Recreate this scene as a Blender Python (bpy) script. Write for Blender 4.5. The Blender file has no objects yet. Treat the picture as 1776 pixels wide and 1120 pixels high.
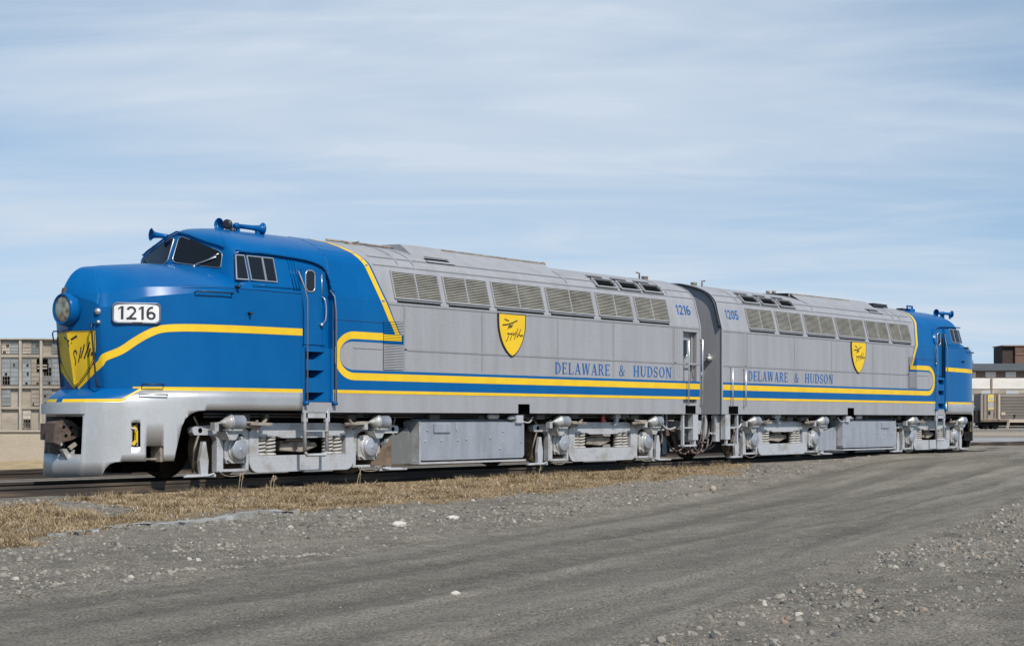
import bpy, bmesh, math, random
import numpy as np
from mathutils import Vector, Matrix
random.seed(7); rng = np.random.default_rng(7)
R = math.radians
SC = bpy.context.scene; COL = SC.collection

# ------------------------------------------------------------------ camera, sky, sun, exposure
PSI = R(50.6); FPX = 2741.6; CAMP = Vector((0.0, -22.15, 1.0))
cd = bpy.data.cameras.new('camera'); cam = bpy.data.objects.new('camera', cd); COL.objects.link(cam)
cam.location = CAMP; cam.rotation_euler = (R(90), 0, -PSI)
cd.sensor_width = 36; cd.lens = 36*FPX/1776; cd.shift_y = (726.5-560)/1776; cd.clip_start = .1; cd.clip_end = 8000
SC.camera = cam

SUN_EL = R(45); SUN_AZ = R(21)
sd_ = bpy.data.lights.new('sun', 'SUN'); sun = bpy.data.objects.new('sun', sd_); COL.objects.link(sun)
sd_.energy = 4.6; sd_.angle = R(.5); sd_.color = (1, .955, .89)
ldir = Vector((math.sin(SUN_AZ)*math.cos(SUN_EL), math.cos(SUN_AZ)*math.cos(SUN_EL), -math.sin(SUN_EL)))
sun.rotation_euler = ldir.to_track_quat('-Z', 'Y').to_euler(); sun.location = (0, -40, 40)

W = bpy.data.worlds.new('World'); SC.world = W; W.use_nodes = True
nt = W.node_tree; N = nt.nodes; Lk = nt.links; N.clear()
def nd(t, **k):
    n = N.new(t)
    for a, b in k.items(): setattr(n, a, b)
    return n
def mth(op, a, b=None, c=None):
    n = nd('ShaderNodeMath', operation=op)
    for i, v in enumerate((a, b, c)):
        if v is None: continue
        if isinstance(v, (int, float)): n.inputs[i].default_value = v
        else: Lk.new(v, n.inputs[i])
    return n.outputs[0]
sky = nd('ShaderNodeTexSky', sky_type='NISHITA', sun_disc=False, sun_elevation=SUN_EL, sun_rotation=R(201))
sky.air_density = 1.0; sky.dust_density = .6; sky.ozone_density = .7; sky.altitude = 100
tc = nd('ShaderNodeTexCoord'); sx = nd('ShaderNodeSeparateXYZ'); Lk.new(tc.outputs['Generated'], sx.inputs[0])
lift = nd('ShaderNodeCombineXYZ'); Lk.new(sx.outputs[0], lift.inputs[0]); Lk.new(sx.outputs[1], lift.inputs[1]); Lk.new(mth('ADD', mth('MULTIPLY', sx.outputs[2], .95), .13), lift.inputs[2])
nv = nd('ShaderNodeVectorMath', operation='NORMALIZE'); Lk.new(lift.outputs[0], nv.inputs[0]); Lk.new(nv.outputs[0], sky.inputs[0])
# thin cirrus on a cloud sheet: view direction projected on a high plane
zz = mth('ADD', mth('MAXIMUM', sx.outputs[2], 0.0), .10)
cx = mth('DIVIDE', sx.outputs[0], zz); cy = mth('DIVIDE', sx.outputs[1], zz)
cmb = nd('ShaderNodeCombineXYZ')
ca, sa = math.cos(PSI), math.sin(PSI)                      # the streaks run from north-west to south-east
Lk.new(mth('SUBTRACT', mth('MULTIPLY', cx, ca), mth('MULTIPLY', cy, sa)), cmb.inputs[0]); Lk.new(mth('ADD', mth('MULTIPLY', cx, sa), mth('MULTIPLY', cy, ca)), cmb.inputs[1])
def cloud(scale, rot, sc, detail, lo, hi, dist=.6, off=(0, 0, 0)):
    mp = nd('ShaderNodeMapping'); mp.inputs['Scale'].default_value = sc; mp.inputs['Rotation'].default_value = (0, 0, R(rot)); mp.inputs['Location'].default_value = off
    Lk.new(cmb.outputs[0], mp.inputs[0])
    nz = nd('ShaderNodeTexNoise'); nz.inputs['Scale'].default_value = scale; nz.inputs['Detail'].default_value = detail
    nz.inputs['Roughness'].default_value = .55; nz.inputs['Distortion'].default_value = dist
    Lk.new(mp.outputs[0], nz.inputs['Vector'])
    mr = nd('ShaderNodeMapRange', interpolation_type='SMOOTHSTEP'); mr.inputs[1].default_value = lo; mr.inputs[2].default_value = hi
    Lk.new(nz.outputs[0], mr.inputs[0]); return mr.outputs[0]
c1 = cloud(.50, 20, (.50, .95, 1), 5, .24, .76, 1.7, (3.3, 1.0, 0))
c2 = cloud(1.5, 32, (.50, 1.3, 1), 9, .36, .80, 2.0, (1.0, 5.0, 0))
# thin veil over the viewed sky; unseen side left clear to lower the fill light
vl = mth('ADD', mth('MULTIPLY', sx.outputs[0], sa), mth('MULTIPLY', sx.outputs[1], ca))
vm = nd('ShaderNodeMapRange', interpolation_type='SMOOTHSTEP'); vm.inputs[1].default_value = -.3; vm.inputs[2].default_value = .75; Lk.new(vl, vm.inputs[0])
cs = mth('ADD', mth('MULTIPLY', c1, .62), mth('MULTIPLY', c2, .28))
uu = mth('SUBTRACT', mth('MULTIPLY', sx.outputs[0], ca), mth('MULTIPLY', sx.outputs[1], sa))
vd = mth('ADD', uu, .05); cs = mth('ADD', cs, mth('SUBTRACT', .42, mth('MULTIPLY', mth('MULTIPLY', vd, vd), 3.2)))   # the veil thins out to both sides
cs = mth('ADD', cs, mth('MULTIPLY', mth('MAXIMUM', mth('SUBTRACT', .11, sx.outputs[2]), 0), 3.6))
cs = mth('MULTIPLY', mth('MAXIMUM', mth('MINIMUM', cs, .95), .04), vm.outputs[0])
tn = nd('ShaderNodeMix', data_type='RGBA', blend_type='MULTIPLY'); tn.inputs[0].default_value = 1; Lk.new(sky.outputs[0], tn.inputs[6]); tn.inputs[7].default_value = (1.0, 1.15, 1.17, 1)
mx = nd('ShaderNodeMix', data_type='RGBA'); Lk.new(cs, mx.inputs[0]); Lk.new(tn.outputs[2], mx.inputs[6]); mx.inputs[7].default_value = (5.25, 6.0, 6.9, 1)
bg = nd('ShaderNodeBackground'); bg.inputs[1].default_value = .12; Lk.new(mx.outputs[2], bg.inputs[0])
wo = nd('ShaderNodeOutputWorld'); Lk.new(bg.outputs[0], wo.inputs[0])
SC.view_settings.view_transform = 'Standard'; SC.view_settings.look = 'None'; SC.view_settings.exposure = 0; SC.view_settings.gamma = 1

# ------------------------------------------------------------------ materials
def mat(name, base, rough=.5, metal=0, var=.12, scale=(3, 3, 3), bump=0, bscale=60, col2=None, lo=.4, hi=.65, coat=0, spec=.5, fine=0):
    m = bpy.data.materials.new(name); m.use_nodes = True; t = m.node_tree; p = t.nodes['Principled BSDF']
    p.inputs['Roughness'].default_value = rough; p.inputs['Metallic'].default_value = metal; p.inputs['Coat Weight'].default_value = coat
    p.inputs['Specular IOR Level'].default_value = spec; p.inputs['Coat Roughness'].default_value = .12
    c = t.nodes.new('ShaderNodeTexCoord'); mp = t.nodes.new('ShaderNodeMapping'); mp.inputs['Scale'].default_value = scale
    t.links.new(c.outputs['Object'], mp.inputs[0])
    n = t.nodes.new('ShaderNodeTexNoise'); n.inputs['Scale'].default_value = 1; n.inputs['Detail'].default_value = 5; n.inputs['Roughness'].default_value = .6
    t.links.new(mp.outputs[0], n.inputs['Vector'])
    mr = t.nodes.new('ShaderNodeMapRange'); mr.inputs[1].default_value = lo; mr.inputs[2].default_value = hi; t.links.new(n.outputs[0], mr.inputs[0])
    mix = t.nodes.new('ShaderNodeMix'); mix.data_type = 'RGBA'; t.links.new(mr.outputs[0], mix.inputs[0])
    b = list(base)+[1]; d = list(col2)+[1] if col2 else [x*(1-var) for x in base]+[1]
    mix.inputs[6].default_value = b; mix.inputs[7].default_value = d
    out = mix.outputs[2]
    if fine:
        n3 = t.nodes.new('ShaderNodeTexNoise'); n3.inputs['Scale'].default_value = 30; n3.inputs['Detail'].default_value = 4; t.links.new(c.outputs['Object'], n3.inputs['Vector'])
        m3 = t.nodes.new('ShaderNodeMapRange'); m3.inputs[1].default_value = .35; m3.inputs[2].default_value = .65; m3.inputs[3].default_value = 1-fine; m3.inputs[4].default_value = 1+fine
        t.links.new(n3.outputs[0], m3.inputs[0])
        mu = t.nodes.new('ShaderNodeMix'); mu.data_type = 'RGBA'; mu.blend_type = 'MULTIPLY'; mu.inputs[0].default_value = 1
        t.links.new(out, mu.inputs[6]); t.links.new(m3.outputs[0], mu.inputs[7]); out = mu.outputs[2]
    t.links.new(out, p.inputs['Base Color'])
    if bump:
        n2 = t.nodes.new('ShaderNodeTexNoise'); n2.inputs['Scale'].default_value = bscale; n2.inputs['Detail'].default_value = 3; t.links.new(c.outputs['Object'], n2.inputs['Vector'])
        bp = t.nodes.new('ShaderNodeBump'); bp.inputs['Strength'].default_value = bump; bp.inputs['Distance'].default_value = .02
        t.links.new(n2.outputs[0], bp.inputs['Height']); t.links.new(bp.outputs[0], p.inputs['Normal'])
    return m
GREY = mat('grey_paint', (.322, .319, .328), .5, .12, scale=(3.2, 3.2, .30), col2=(.283, .279, .284), bump=.16, bscale=1.8, fine=.04, lo=.42, hi=.66)
BLUE = mat('blue_paint', (.0006, .083, .256), .28, 0, scale=(1.4, 1.4, .9), col2=(.0020, .095, .270), coat=.06, spec=.14, bump=.16, bscale=1.5, fine=.03)
YEL = mat('yellow_paint', (.74, .475, .010), .5, 0, scale=(2, 2, 2), col2=(.66, .415, .012))
SILV = mat('silver_paint', (.46, .455, .445), .42, .3, scale=(5, 5, 5), col2=(.34, .325, .30), bump=.06, bscale=7, fine=.05)
PILM = mat('pilot_paint', (.50, .495, .49), .47, .60, scale=(1.4, 1.4, 1.0), col2=(.44, .43, .42), bump=.14, bscale=3, fine=.04)
TANKM = mat('tank_paint', (.36, .375, .41), .42, .35, scale=(4, 4, 1.2), col2=(.29, .30, .33), bump=.08, bscale=6, fine=.08)
TRUCKM = mat('truck_paint', (.43, .435, .45), .48, .2, scale=(3, 3, 3), col2=(.29, .265, .235), bump=.12, bscale=25, fine=.09, lo=.50, hi=.72)
SPRM = mat('spring_paint', (.40, .38, .35), .6, .05, col2=(.36, .34, .31), scale=(8, 8, 8))
DIRTY = mat('dusty_steel', (.30, .255, .205), .8, 0, scale=(6, 6, 6), col2=(.13, .105, .085), bump=.3, bscale=40)
RUST = mat('rusty_cast_steel', (.115, .078, .06), .75, .0, scale=(9, 9, 9), col2=(.06, .043, .036), bump=.3, bscale=40)
BRWN = mat('brown_dust', (.18, .125, .08), .85, 0, scale=(4, 4, 4), col2=(.08, .058, .04), bump=.2)
DARK = mat('dark_underframe', (.018, .017, .016), .9, 0, spec=.1, scale=(4, 4, 4), col2=(.035, .032, .028))
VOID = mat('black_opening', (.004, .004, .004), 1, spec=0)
SLAT = mat('dirty_louver_slat', (.36, .345, .30), .7, 0, scale=(2, 2, 4), col2=(.25, .235, .20))
SLATD = mat('louver_shadow_gap', (.03, .029, .026), 1, spec=.05)
GLASS = mat('dark_cab_glass', (.008, .009, .010), .04, 0, spec=.5)
LENS = mat('headlight_lens', (.42, .38, .28), .12, .3, scale=(9, 9, 9), col2=(.12, .10, .07))
CHRM = mat('bare_metal_trim', (.55, .55, .56), .28, .7)
BLK = mat('black_metal', (.018, .019, .022), .45)
WHITE = mat('white_number_board', (.72, .71, .68), .4)
BLTXT = mat('blue_lettering', (.004, .10, .34), .5)
SEAM = mat('panel_seam', (.16, .16, .165), .7)
VENTD = mat('dark_vent_bar', (.035, .035, .034), .9, spec=.1)  # dark colour of the bar across each roof vent
BKTXT = mat('black_lettering', (.02, .02, .022), .5)
RED = mat('red_handle', (.5, .05, .03), .5)
HRAIL = mat('handrail_steel', (.13, .16, .21), .4, .3)
HOSE = mat('rubber_hose', (.16, .10, .085), .7, col2=(.22, .17, .15), scale=(12, 12, 12))
RAILM = mat('rail_steel', (.045, .034, .027), .65, .2, scale=(.6, 6, 6), col2=(.15, .105, .07), lo=.5, hi=.68)
WOOD = mat('weathered_tie', (.09, .075, .06), .9, scale=(8, 1.5, 8), col2=(.05, .043, .036), bump=.5, bscale=50)
STONE = mat('pale_stone', (.50, .46, .41), .9, bump=.3, bscale=30)
INTER = mat('cab_interior_grey', (.25, .27, .28), .7)

# ------------------------------------------------------------------ mesh helpers
class M:
    def __init__(s): s.v = []; s.f = []; s.m = []; s.s = []
    def add(s, vs, fs, mi=0, smooth=False):
        b = len(s.v); s.v += [tuple(v) for v in vs]
        for f in fs: s.f.append([b+i for i in f]); s.m.append(mi); s.s.append(smooth)
    def box(s, x0, x1, y0, y1, z0, z1, mi=0):
        s.add([(x, y, z) for x in (x0, x1) for y in (y0, y1) for z in (z0, z1)], [(0, 1, 3, 2), (4, 6, 7, 5), (0, 4, 5, 1), (2, 3, 7, 6), (0, 2, 6, 4), (1, 5, 7, 3)], mi)
    def bar(s, a, b, w, h, mi=0, up=(0, 0, 1)):
        a = Vector(a); b = Vector(b); d = (b-a).normalized(); u = Vector(up)
        if abs(d.dot(u)) > .95: u = Vector((0, 1, 0))
        r = d.cross(u).normalized()*w/2; u = r.cross(d).normalized()*h/2
        vs = [p+i*r+j*u for p in (a, b) for i, j in ((-1, -1), (1, -1), (1, 1), (-1, 1))]
        s.add(vs, [(0, 3, 2, 1), (4, 5, 6, 7), (0, 1, 5, 4), (1, 2, 6, 5), (2, 3, 7, 6), (3, 0, 4, 7)], mi)
    def tube(s, pts, r, n=8, mi=0, cap=True):
        pts = [Vector(p) for p in pts]; vs = []; fs = []; prev = None
        for i, p in enumerate(pts):
            d = (pts[min(i+1, len(pts)-1)]-pts[max(i-1, 0)]).normalized()
            if prev is None: u = d.orthogonal().normalized()
            else: u = (prev-d*prev.dot(d)).normalized()
            prev = u; w = d.cross(u); rr = r[i] if isinstance(r, (list, tuple)) else r
            vs += [p+(u*math.cos(2*math.pi*k/n)+w*math.sin(2*math.pi*k/n))*rr for k in range(n)]
        for i in range(len(pts)-1):
            for k in range(n): fs.append((i*n+k, i*n+(k+1) % n, (i+1)*n+(k+1) % n, (i+1)*n+k))
        if cap: fs.append(tuple(range(n-1, -1, -1))); fs.append(tuple((len(pts)-1)*n+k for k in range(n)))
        s.add(vs, fs, mi, True)
    def lathe(s, o, axis, prof, n=20, mi=0, smooth=True):   # prof: (distance along axis, radius)
        o = Vector(o); d = Vector(axis).normalized(); u = d.orthogonal().normalized(); w = d.cross(u); vs = []; fs = []
        for a, r in prof: vs += [o+d*a+(u*math.cos(2*math.pi*k/n)+w*math.sin(2*math.pi*k/n))*max(r, .0005) for k in range(n)]
        for i in range(len(prof)-1):
            for k in range(n): fs.append((i*n+k, i*n+(k+1) % n, (i+1)*n+(k+1) % n, (i+1)*n+k))
        fs.append(tuple(range(n-1, -1, -1))); fs.append(tuple((len(prof)-1)*n+k for k in range(n)))
        s.add(vs, fs, mi, smooth)
    def prism(s, poly, y0, y1, mi=0):                        # polygon in (x,z), extruded along y
        n = len(poly); vs = [(x, y0, z) for x, z in poly]+[(x, y1, z) for x, z in poly]
        s.add(vs, [tuple(range(n)), tuple(range(2*n-1, n-1, -1))]+[(i, i+n, (i+1) % n+n, (i+1) % n) for i in range(n)], mi)
    def grid(s, rows, mi=0, smooth=True, skip=None):
        nc = len(rows[0]); vs = [p for r in rows for p in r]; fs = []
        for i in range(len(rows)-1):
            for j in range(nc-1):
                if skip and skip(i, j): continue
                fs.append((i*nc+j, i*nc+j+1, (i+1)*nc+j+1, (i+1)*nc+j))
        s.add(vs, fs, mi, smooth)
    def mirror(s):                                           # add the other side (y -> -y)
        b = len(s.v); nf = len(s.f); s.v += [(x, -y, z) for x, y, z in s.v]
        for i in range(nf): s.f.append([b+k for k in reversed(s.f[i])]); s.m.append(s.m[i]); s.s.append(s.s[i])
    def build(s, name, mats, parent=None, tr=None, flip=False, bevel=0, weld=False, solid=0):
        if not isinstance(mats, (list, tuple)): mats = [mats]
        vs = [tr(v) for v in s.v] if tr else s.v
        fs = [list(reversed(f)) for f in s.f] if flip else s.f
        me = bpy.data.meshes.new(name); me.from_pydata(vs, [], fs)
        for m in mats: me.materials.append(m)
        me.polygons.foreach_set('material_index', s.m); me.polygons.foreach_set('use_smooth', s.s); me.validate(); me.update()
        if weld:
            bm = bmesh.new(); bm.from_mesh(me); bmesh.ops.remove_doubles(bm, verts=bm.verts, dist=.0008); bmesh.ops.dissolve_degenerate(bm, edges=bm.edges, dist=.0004); bm.to_mesh(me); bm.free()
        o = bpy.data.objects.new(name, me); COL.objects.link(o)
        if parent: o.parent = parent
        if solid:
            k = o.modifiers.new('thick', 'SOLIDIFY'); k.thickness = solid; k.offset = 0
        if bevel:
            k = o.modifiers.new('bevel', 'BEVEL'); k.width = bevel; k.segments = 2; k.limit_method = 'ANGLE'; k.angle_limit = R(50)
        return o
def tag(o, label, cat, group=None, kind=None):
    if label: o['label'] = label
    if cat: o['category'] = cat
    if group: o['group'] = group
    if kind: o['kind'] = kind
    return o
def empty(name, loc, rz=0):
    o = bpy.data.objects.new(name, None); COL.objects.link(o); o.location = loc; o.rotation_euler = (0, 0, rz); o.empty_display_size = .5; return o
def lerp(a, b, t): return a+(b-a)*t
def interp(x, xs, ys): return float(np.interp(x, xs, ys))
def crom(pts, n):                                            # Catmull-Rom through points
    P = [np.array(p, float) for p in pts]; P = [2*P[0]-P[1]]+P+[2*P[-1]-P[-2]]; out = []
    for i in range(1, len(P)-2):
        for k in range(n):
            t = k/n; a, b, c, d = P[i-1], P[i], P[i+1], P[i+2]
            out.append(.5*((2*b)+(-a+c)*t+(2*a-5*b+4*c-d)*t*t+(-a+3*b-3*c+d)*t**3))
    out.append(P[-2]); return out

# ------------------------------------------------------------------ text glyphs (serif capitals, unit cap height)
def ring(cx_, cz, rx, rz, wx, wz, a0, a1, n=22):
    o = []; i = []
    for k in range(n+1):
        a = R(lerp(a0, a1, k/n)); o.append((cx_+rx*math.cos(a), cz+rz*math.sin(a))); i.append((cx_+(rx-wx)*math.cos(a), cz+(rz-wz)*math.sin(a)))
    return [[o[k], o[k+1], i[k+1], i[k]] for k in range(n)]
def ln(x0, z0, x1, z1, w): return [[(x0-w/2, z0), (x0+w/2, z0), (x1+w/2, z1), (x1-w/2, z1)]]
def hb(x0, x1, z, h=.05): return [[(x0, z), (x1, z), (x1, z+h), (x0, z+h)]]
def stem(x, w=.15): return ln(x, 0, x, 1, w)+hb(x-.14, x+.14, 0, .045)+hb(x-.14, x+.14, .955, .045)
GL = {
 'D': (.80, stem(.16)+ring(.30, .5, .44, .5, .15, .05, -90, 90)+hb(.16, .32, 0)+hb(.16, .32, .95)),
 'E': (.72, stem(.16)+hb(.16, .62, 0)+hb(.16, .60, .95)+hb(.16, .48, .49)+ln(.60, 0, .63, .22, .05)+ln(.59, .8, .59, 1, .05)+ln(.48, .40, .48, .62, .04)),
 'L': (.70, stem(.16)+hb(.16, .62, 0)+ln(.60, 0, .63, .26, .05)),
 'A': (.84, ln(.12, 0, .40, 1, .06)+ln(.66, 0, .41, 1, .16)+hb(.22, .58, .30)+hb(.0, .24, 0, .045)+hb(.52, .82, 0, .045)),
 'W': (1.12, ln(.28, 0, .12, 1, .15)+ln(.31, 0, .52, 1, .06)+ln(.74, 0, .56, 1, .15)+ln(.77, 0, .98, 1, .06)+hb(0, .26, .955, .045)+hb(.42, .68, .955, .045)+hb(.86, 1.08, .955, .045)),
 'R': (.80, stem(.16)+ring(.34, .745, .30, .255, .14, .05, -90, 90)+hb(.16, .36, .95)+hb(.16, .36, .49)+ln(.66, 0, .42, .5, .15)+hb(.56, .80, 0, .045)),
 'H': (.86, stem(.16)+stem(.66)+hb(.16, .66, .48)),
 'U': (.80, ln(.15, .3, .15, 1, .15)+ln(.65, .3, .65, 1, .06)+ring(.38, .32, .305, .32, .13, .06, 180, 360)+hb(.02, .30, .955, .045)+hb(.53, .77, .955, .045)),
 'S': (.64, ring(.30, .735, .25, .265, .10, .05, 20, 180)+ring(.30, .735, .25, .265, .10, .10, 180, 280)+ring(.30, .265, .26, .265, .12, .10, -90+10, 100)+ring(.30, .265, .26, .265, .10, .05, 200, 290)+ln(.53, .72, .53, .95, .04)+ln(.06, .05, .06, .3, .04)),
 'O': (.84, ring(.41, .5, .38, .5, .15, .05, 0, 360, 36)),
 'N': (.88, ln(.14, 0, .14, 1, .06)+ln(.66, .0, .16, 1, .17)+ln(.70, 0, .70, 1, .06)+hb(0, .28, 0, .045)+hb(.02, .2, .955, .045)+hb(.56, .84, .955, .045)),
 '&': (.92, ring(.36, .78, .18, .22, .08, .05, 0, 360)+ring(.32, .27, .28, .27, .12, .05, 90, 330)+ln(.72, .0, .24, .66, .13)+ln(.56, .1, .76, .5, .06)+hb(.62, .88, .46, .045)),
 ' ': (.5, []),
}
def glyphs(txt, track=.10):
    x = 0; polys = []
    for ch in txt:
        w, st = GL[ch]; polys += [[(px+x, pz) for px, pz in q] for q in st]; x += w+track
    return polys, x-track
DG = {'1': (.40, ln(.27, 0, .27, 1, .16)+[[(.02, .72), (.02, .84), (.19, 1.0), (.19, .86)]]),
 '2': (.68, ring(.33, .68, .31, .32, .16, .15, -12, 165)+[[(.03, .02), (.25, .02), (.66, .62), (.50, .60)]]+hb(.02, .66, 0, .15)),
 '6': (.68, ring(.34, .31, .32, .31, .16, .15, 0, 360, 32)+ring(.40, .54, .38, .46, .16, .15, 75, 215)),
 '0': (.68, ring(.34, .5, .32, .5, .16, .15, 0, 360, 36)),
 '5': (.68, hb(.10, .62, .86, .14)+[[(.10, .86), (.24, .86), (.20, .50), (.05, .44)]]+ring(.32, .32, .33, .32, .16, .15, -160, 150, 30))}
def font_mesh(txt, size):                                   # sans numerals in a unit box
    x = 0; vs = []; fs = []
    for ch in txt:
        w, st = DG[ch]
        for q in st: fs.append(tuple(range(len(vs), len(vs)+len(q)))); vs += [(px+x, pz) for px, pz in q]
        x += w+.11
    x -= .11; return [(a/x, b) for a, b in vs], fs

# ------------------------------------------------------------------ locomotive surfaces, coordinates: X along the train, visible side at y<0
RP = [(1.55, 1.12), (1.55, 3.20), (1.38, 3.86), (1.31, 3.97), (1.19, 4.085), (1.0, 4.19), (.75, 4.285), (.4, 4.37), (0, 4.40)]
RQ = [1.12, 3.20, 3.86]
for k in range(3, len(RP)): RQ.append(RQ[-1]+math.dist(RP[k], RP[k-1]))
QT = RQ[-1]
def prof(q, off=0):
    y = interp(q, RQ, [p[0] for p in RP]); z = interp(q, RQ, [p[1] for p in RP])
    if off:
        if q < 3.2: ny, nz = 1, 0
        else:
            e = .03; q0 = max(3.2001, q-e); q1 = min(QT, q+e)
            ty = interp(q1, RQ, [p[0] for p in RP])-interp(q0, RQ, [p[0] for p in RP]); tz = interp(q1, RQ, [p[1] for p in RP])-interp(q0, RQ, [p[1] for p in RP])
            l = math.hypot(ty, tz); ny, nz = tz/l, -ty/l
        y += ny*off; z += nz*off
    return y, z
def S(X, q, off=0):
    y, z = prof(q, off); return (X, -y, z)
# nose outline: front ridge -> corner -> side (ctrl points at low and high z), index a in [0, NA]
NO_hi = [(15.36, 0), (15.445, -.2), (15.585, -.535), (15.63, -.615), (15.74, -.705), (15.98, -.90), (16.25, -1.085), (16.6, -1.27), (17.0, -1.42), (17.4, -1.51), (17.8, -1.55), (18.5, -1.55), (19.24, -1.55)]
NO_lo = [(15.62, 0), (15.655, -.2), (15.715, -.54), (15.745, -.63), (15.84, -.735), (16.03, -.92), (16.28, -1.10), (16.6, -1.27), (17.0, -1.42), (17.4, -1.51), (17.8, -1.55), (18.5, -1.55), (19.24, -1.55)]
PO = [(15.27, 0), (15.325, -.25), (15.395, -.48), (15.45, -.565), (15.63, -.76), (15.89, -.945), (16.22, -1.13), (16.6, -1.295), (17.0, -1.435), (17.4, -1.52), (17.8, -1.55), (18.5, -1.55), (19.24, -1.55)]
NS = 8
cNH = crom(NO_hi, NS); cNL = crom(NO_lo, NS); cPO = crom(PO, NS); NA = len(cNH)-1
def at_(c, a):
    i = min(int(a), NA-1); t = a-i; return c[i]*(1-t)+c[i+1]*t
def nose(a, z):
    t = (z-1.5)/(3.05-1.5); return at_(cNL, a)*(1-t)+at_(cNH, a)*t
def low(a, z):
    t = min(1, max(0, (z-1.27)/.23)); t = 1-math.cos(t*math.pi/2)
    p = at_(cPO, a).copy()
    if z < 1.27: p[0] -= .10*(1.27-z)*max(0, 1-a/40)     # pilot rakes slightly forward to the rail
    return p*(1-t)+at_(cNL, a)*t
def a_of(X, f=lambda a: at_(cNL, a)):
    lo, hi = 0, NA
    for _ in range(40):
        m = (lo+hi)/2
        if f(m)[0] < X: lo = m
        else: hi = m
    return lo
def nrm2(f, a):
    p, q = f(max(0, a-.2)), f(min(NA, a+.2)); d = q-p; d /= np.linalg.norm(d); n = np.array([d[1], -d[0]])   # outward for y<0 side
    return n
def NP(a, z, off=0):
    f = (lambda t: nose(t, z)) if z >= 1.5 else (lambda t: low(t, z)); p = f(a)
    if off:
        n = nrm2(f, a)
        if a < .2: n = np.array([-1.0, 0])
        if n[0] > 0 and abs(n[1]) < .2: n = -n
        if n[1] > 0: n = -n
        p = p+n*off
    return (p[0], p[1], z)
def zsh(a):                                                 # shoulder height of the hood
    return interp(nose(a, 3.05)[0], [15.3, 15.7, 16.2, 17.0, 17.8, 20], [3.02, 3.06, 3.17, 3.20, 3.2, 3.2])

# cab outline above 3.2
CO = [(17.47, 0), (17.53, -.3), (17.63, -.7), (17.735, -1.08), (17.79, -1.24), (17.88, -1.36), (18.02, -1.44), (18.25, -1.465), (18.7, -1.47), (19.24, -1.47)]
cCO = crom(CO, 8); NC = len(cCO)-1
def cab(a, z):
    i = min(int(a), NC-1); t = a-i; p = (cCO[i]*(1-t)+cCO[i+1]*t).copy()
    rk = interp(a, [0, 24, 40, 56], [.36, .26, .12, 0]); p[0] += rk*(z-3.55)
    sidey = -prof(min(z, 3.86))[0]                          # body side at this height
    ref = -1.47; k = max(0, min(1, (abs(p[1])-.9)/(1.47-.9)))
    p[1] += (sidey-ref)*k
    return p
def cabp(a, z, off=0):
    p = cab(a, z)
    if off:
        q0, q1 = cab(max(0, a-.2), z), cab(min(NC, a+.2), z); d = q1-q0; d /= np.linalg.norm(d); n = np.array([d[1], -d[0]])
        if a < .2: n = np.array([-1.0, 0])
        if n[1] > 0: n = -n
        p = p+n*off
    return (p[0], p[1], z)
def brow(a): return interp(a, [0, 8, 16, 24, 32, 40, 72], [4.27, 4.20, 4.06, 3.95, 3.90, 3.87, 3.86])

def strip(m, pts, w, mapf, mi, step=.06, offs=0):
    """ribbon along pts in a 2D domain, mapped to a surface"""
    P = []
    for i in range(len(pts)-1):
        a, b = np.array(pts[i], float), np.array(pts[i+1], float); n = max(1, int(np.linalg.norm(b-a)/step))
        for k in range(n): P.append(a+(b-a)*k/n)
    P.append(np.array(pts[-1], float)); L_ = []; R_ = []
    for i, p in enumerate(P):
        d0 = P[i]-P[max(0, i-1)]; d1 = P[min(len(P)-1, i+1)]-P[i]
        if i == 0: d0 = d1
        if i == len(P)-1: d1 = d0
        d0 = d0/np.linalg.norm(d0); d1 = d1/np.linalg.norm(d1)
        n0 = np.array([-d0[1], d0[0]]); n1 = np.array([-d1[1], d1[0]]); nn = n0+n1; nn /= np.linalg.norm(nn); sc = min(1.9, 1/max(.3, nn.dot(n0)))
        L_.append(p+nn*w/2*sc); R_.append(p-nn*w/2*sc)
    m.grid([[mapf(*p) for p in L_], [mapf(*p) for p in R_]], mi, True)
def arc(cx_, cy_, rx, ry, a0, a1, n=10): return [(cx_+rx*math.cos(R(lerp(a0, a1, k/n))), cy_+ry*math.sin(R(lerp(a0, a1, k/n)))) for k in range(n+1)]
def rrect(x0, x1, z0, z1, r, n=5):
    return arc(x1-r, z1-r, r, r, 0, 90, n)+arc(x0+r, z1-r, r, r, 90, 180, n)+arc(x0+r, z0+r, r, r, 180, 270, n)+arc(x1-r, z0+r, r, r, 270, 360, n)
def rowfill(m, poly, mapf, mi, nr=14, nc=10):
    """fill a convex polygon (u,v) by horizontal rows and map it"""
    vs = [p[1] for p in poly]; v0, v1 = min(vs)+1e-5, max(vs)-1e-5; rows = []
    for i in range(nr+1):
        v = lerp(v0, v1, i/nr); xs = []
        for k in range(len(poly)):
            (xa, za), (xb, zb) = poly[k], poly[(k+1) % len(poly)]
            if (za-v)*(zb-v) <= 0 and za != zb: xs.append(xa+(xb-xa)*(v-za)/(zb-za))
        a, b = min(xs), max(xs); rows.append([mapf(lerp(a, b, j/nc), v) for j in range(nc+1)])
    m.grid(rows, mi, True)
def shield_poly(n=12):                                      # unit: u in -1..1, v from 0 (top) to -1 (tip)
    k = [(0, 1.0), (.2, .995), (.35, .965), (.5, .885), (.62, .785), (.72, .665), (.80, .545), (.87, .415), (.93, .275), (.97, .155), (.99, .075), (1, .0)]
    v = np.concatenate([np.linspace(0, .6, 8), np.linspace(.66, 1, 14)]); r = [(float(np.interp(t, [a for a, b in k], [b for a, b in k])), -float(t)) for t in v]
    return r+[(-u, t) for u, t in reversed(r[:-1])]
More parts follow.
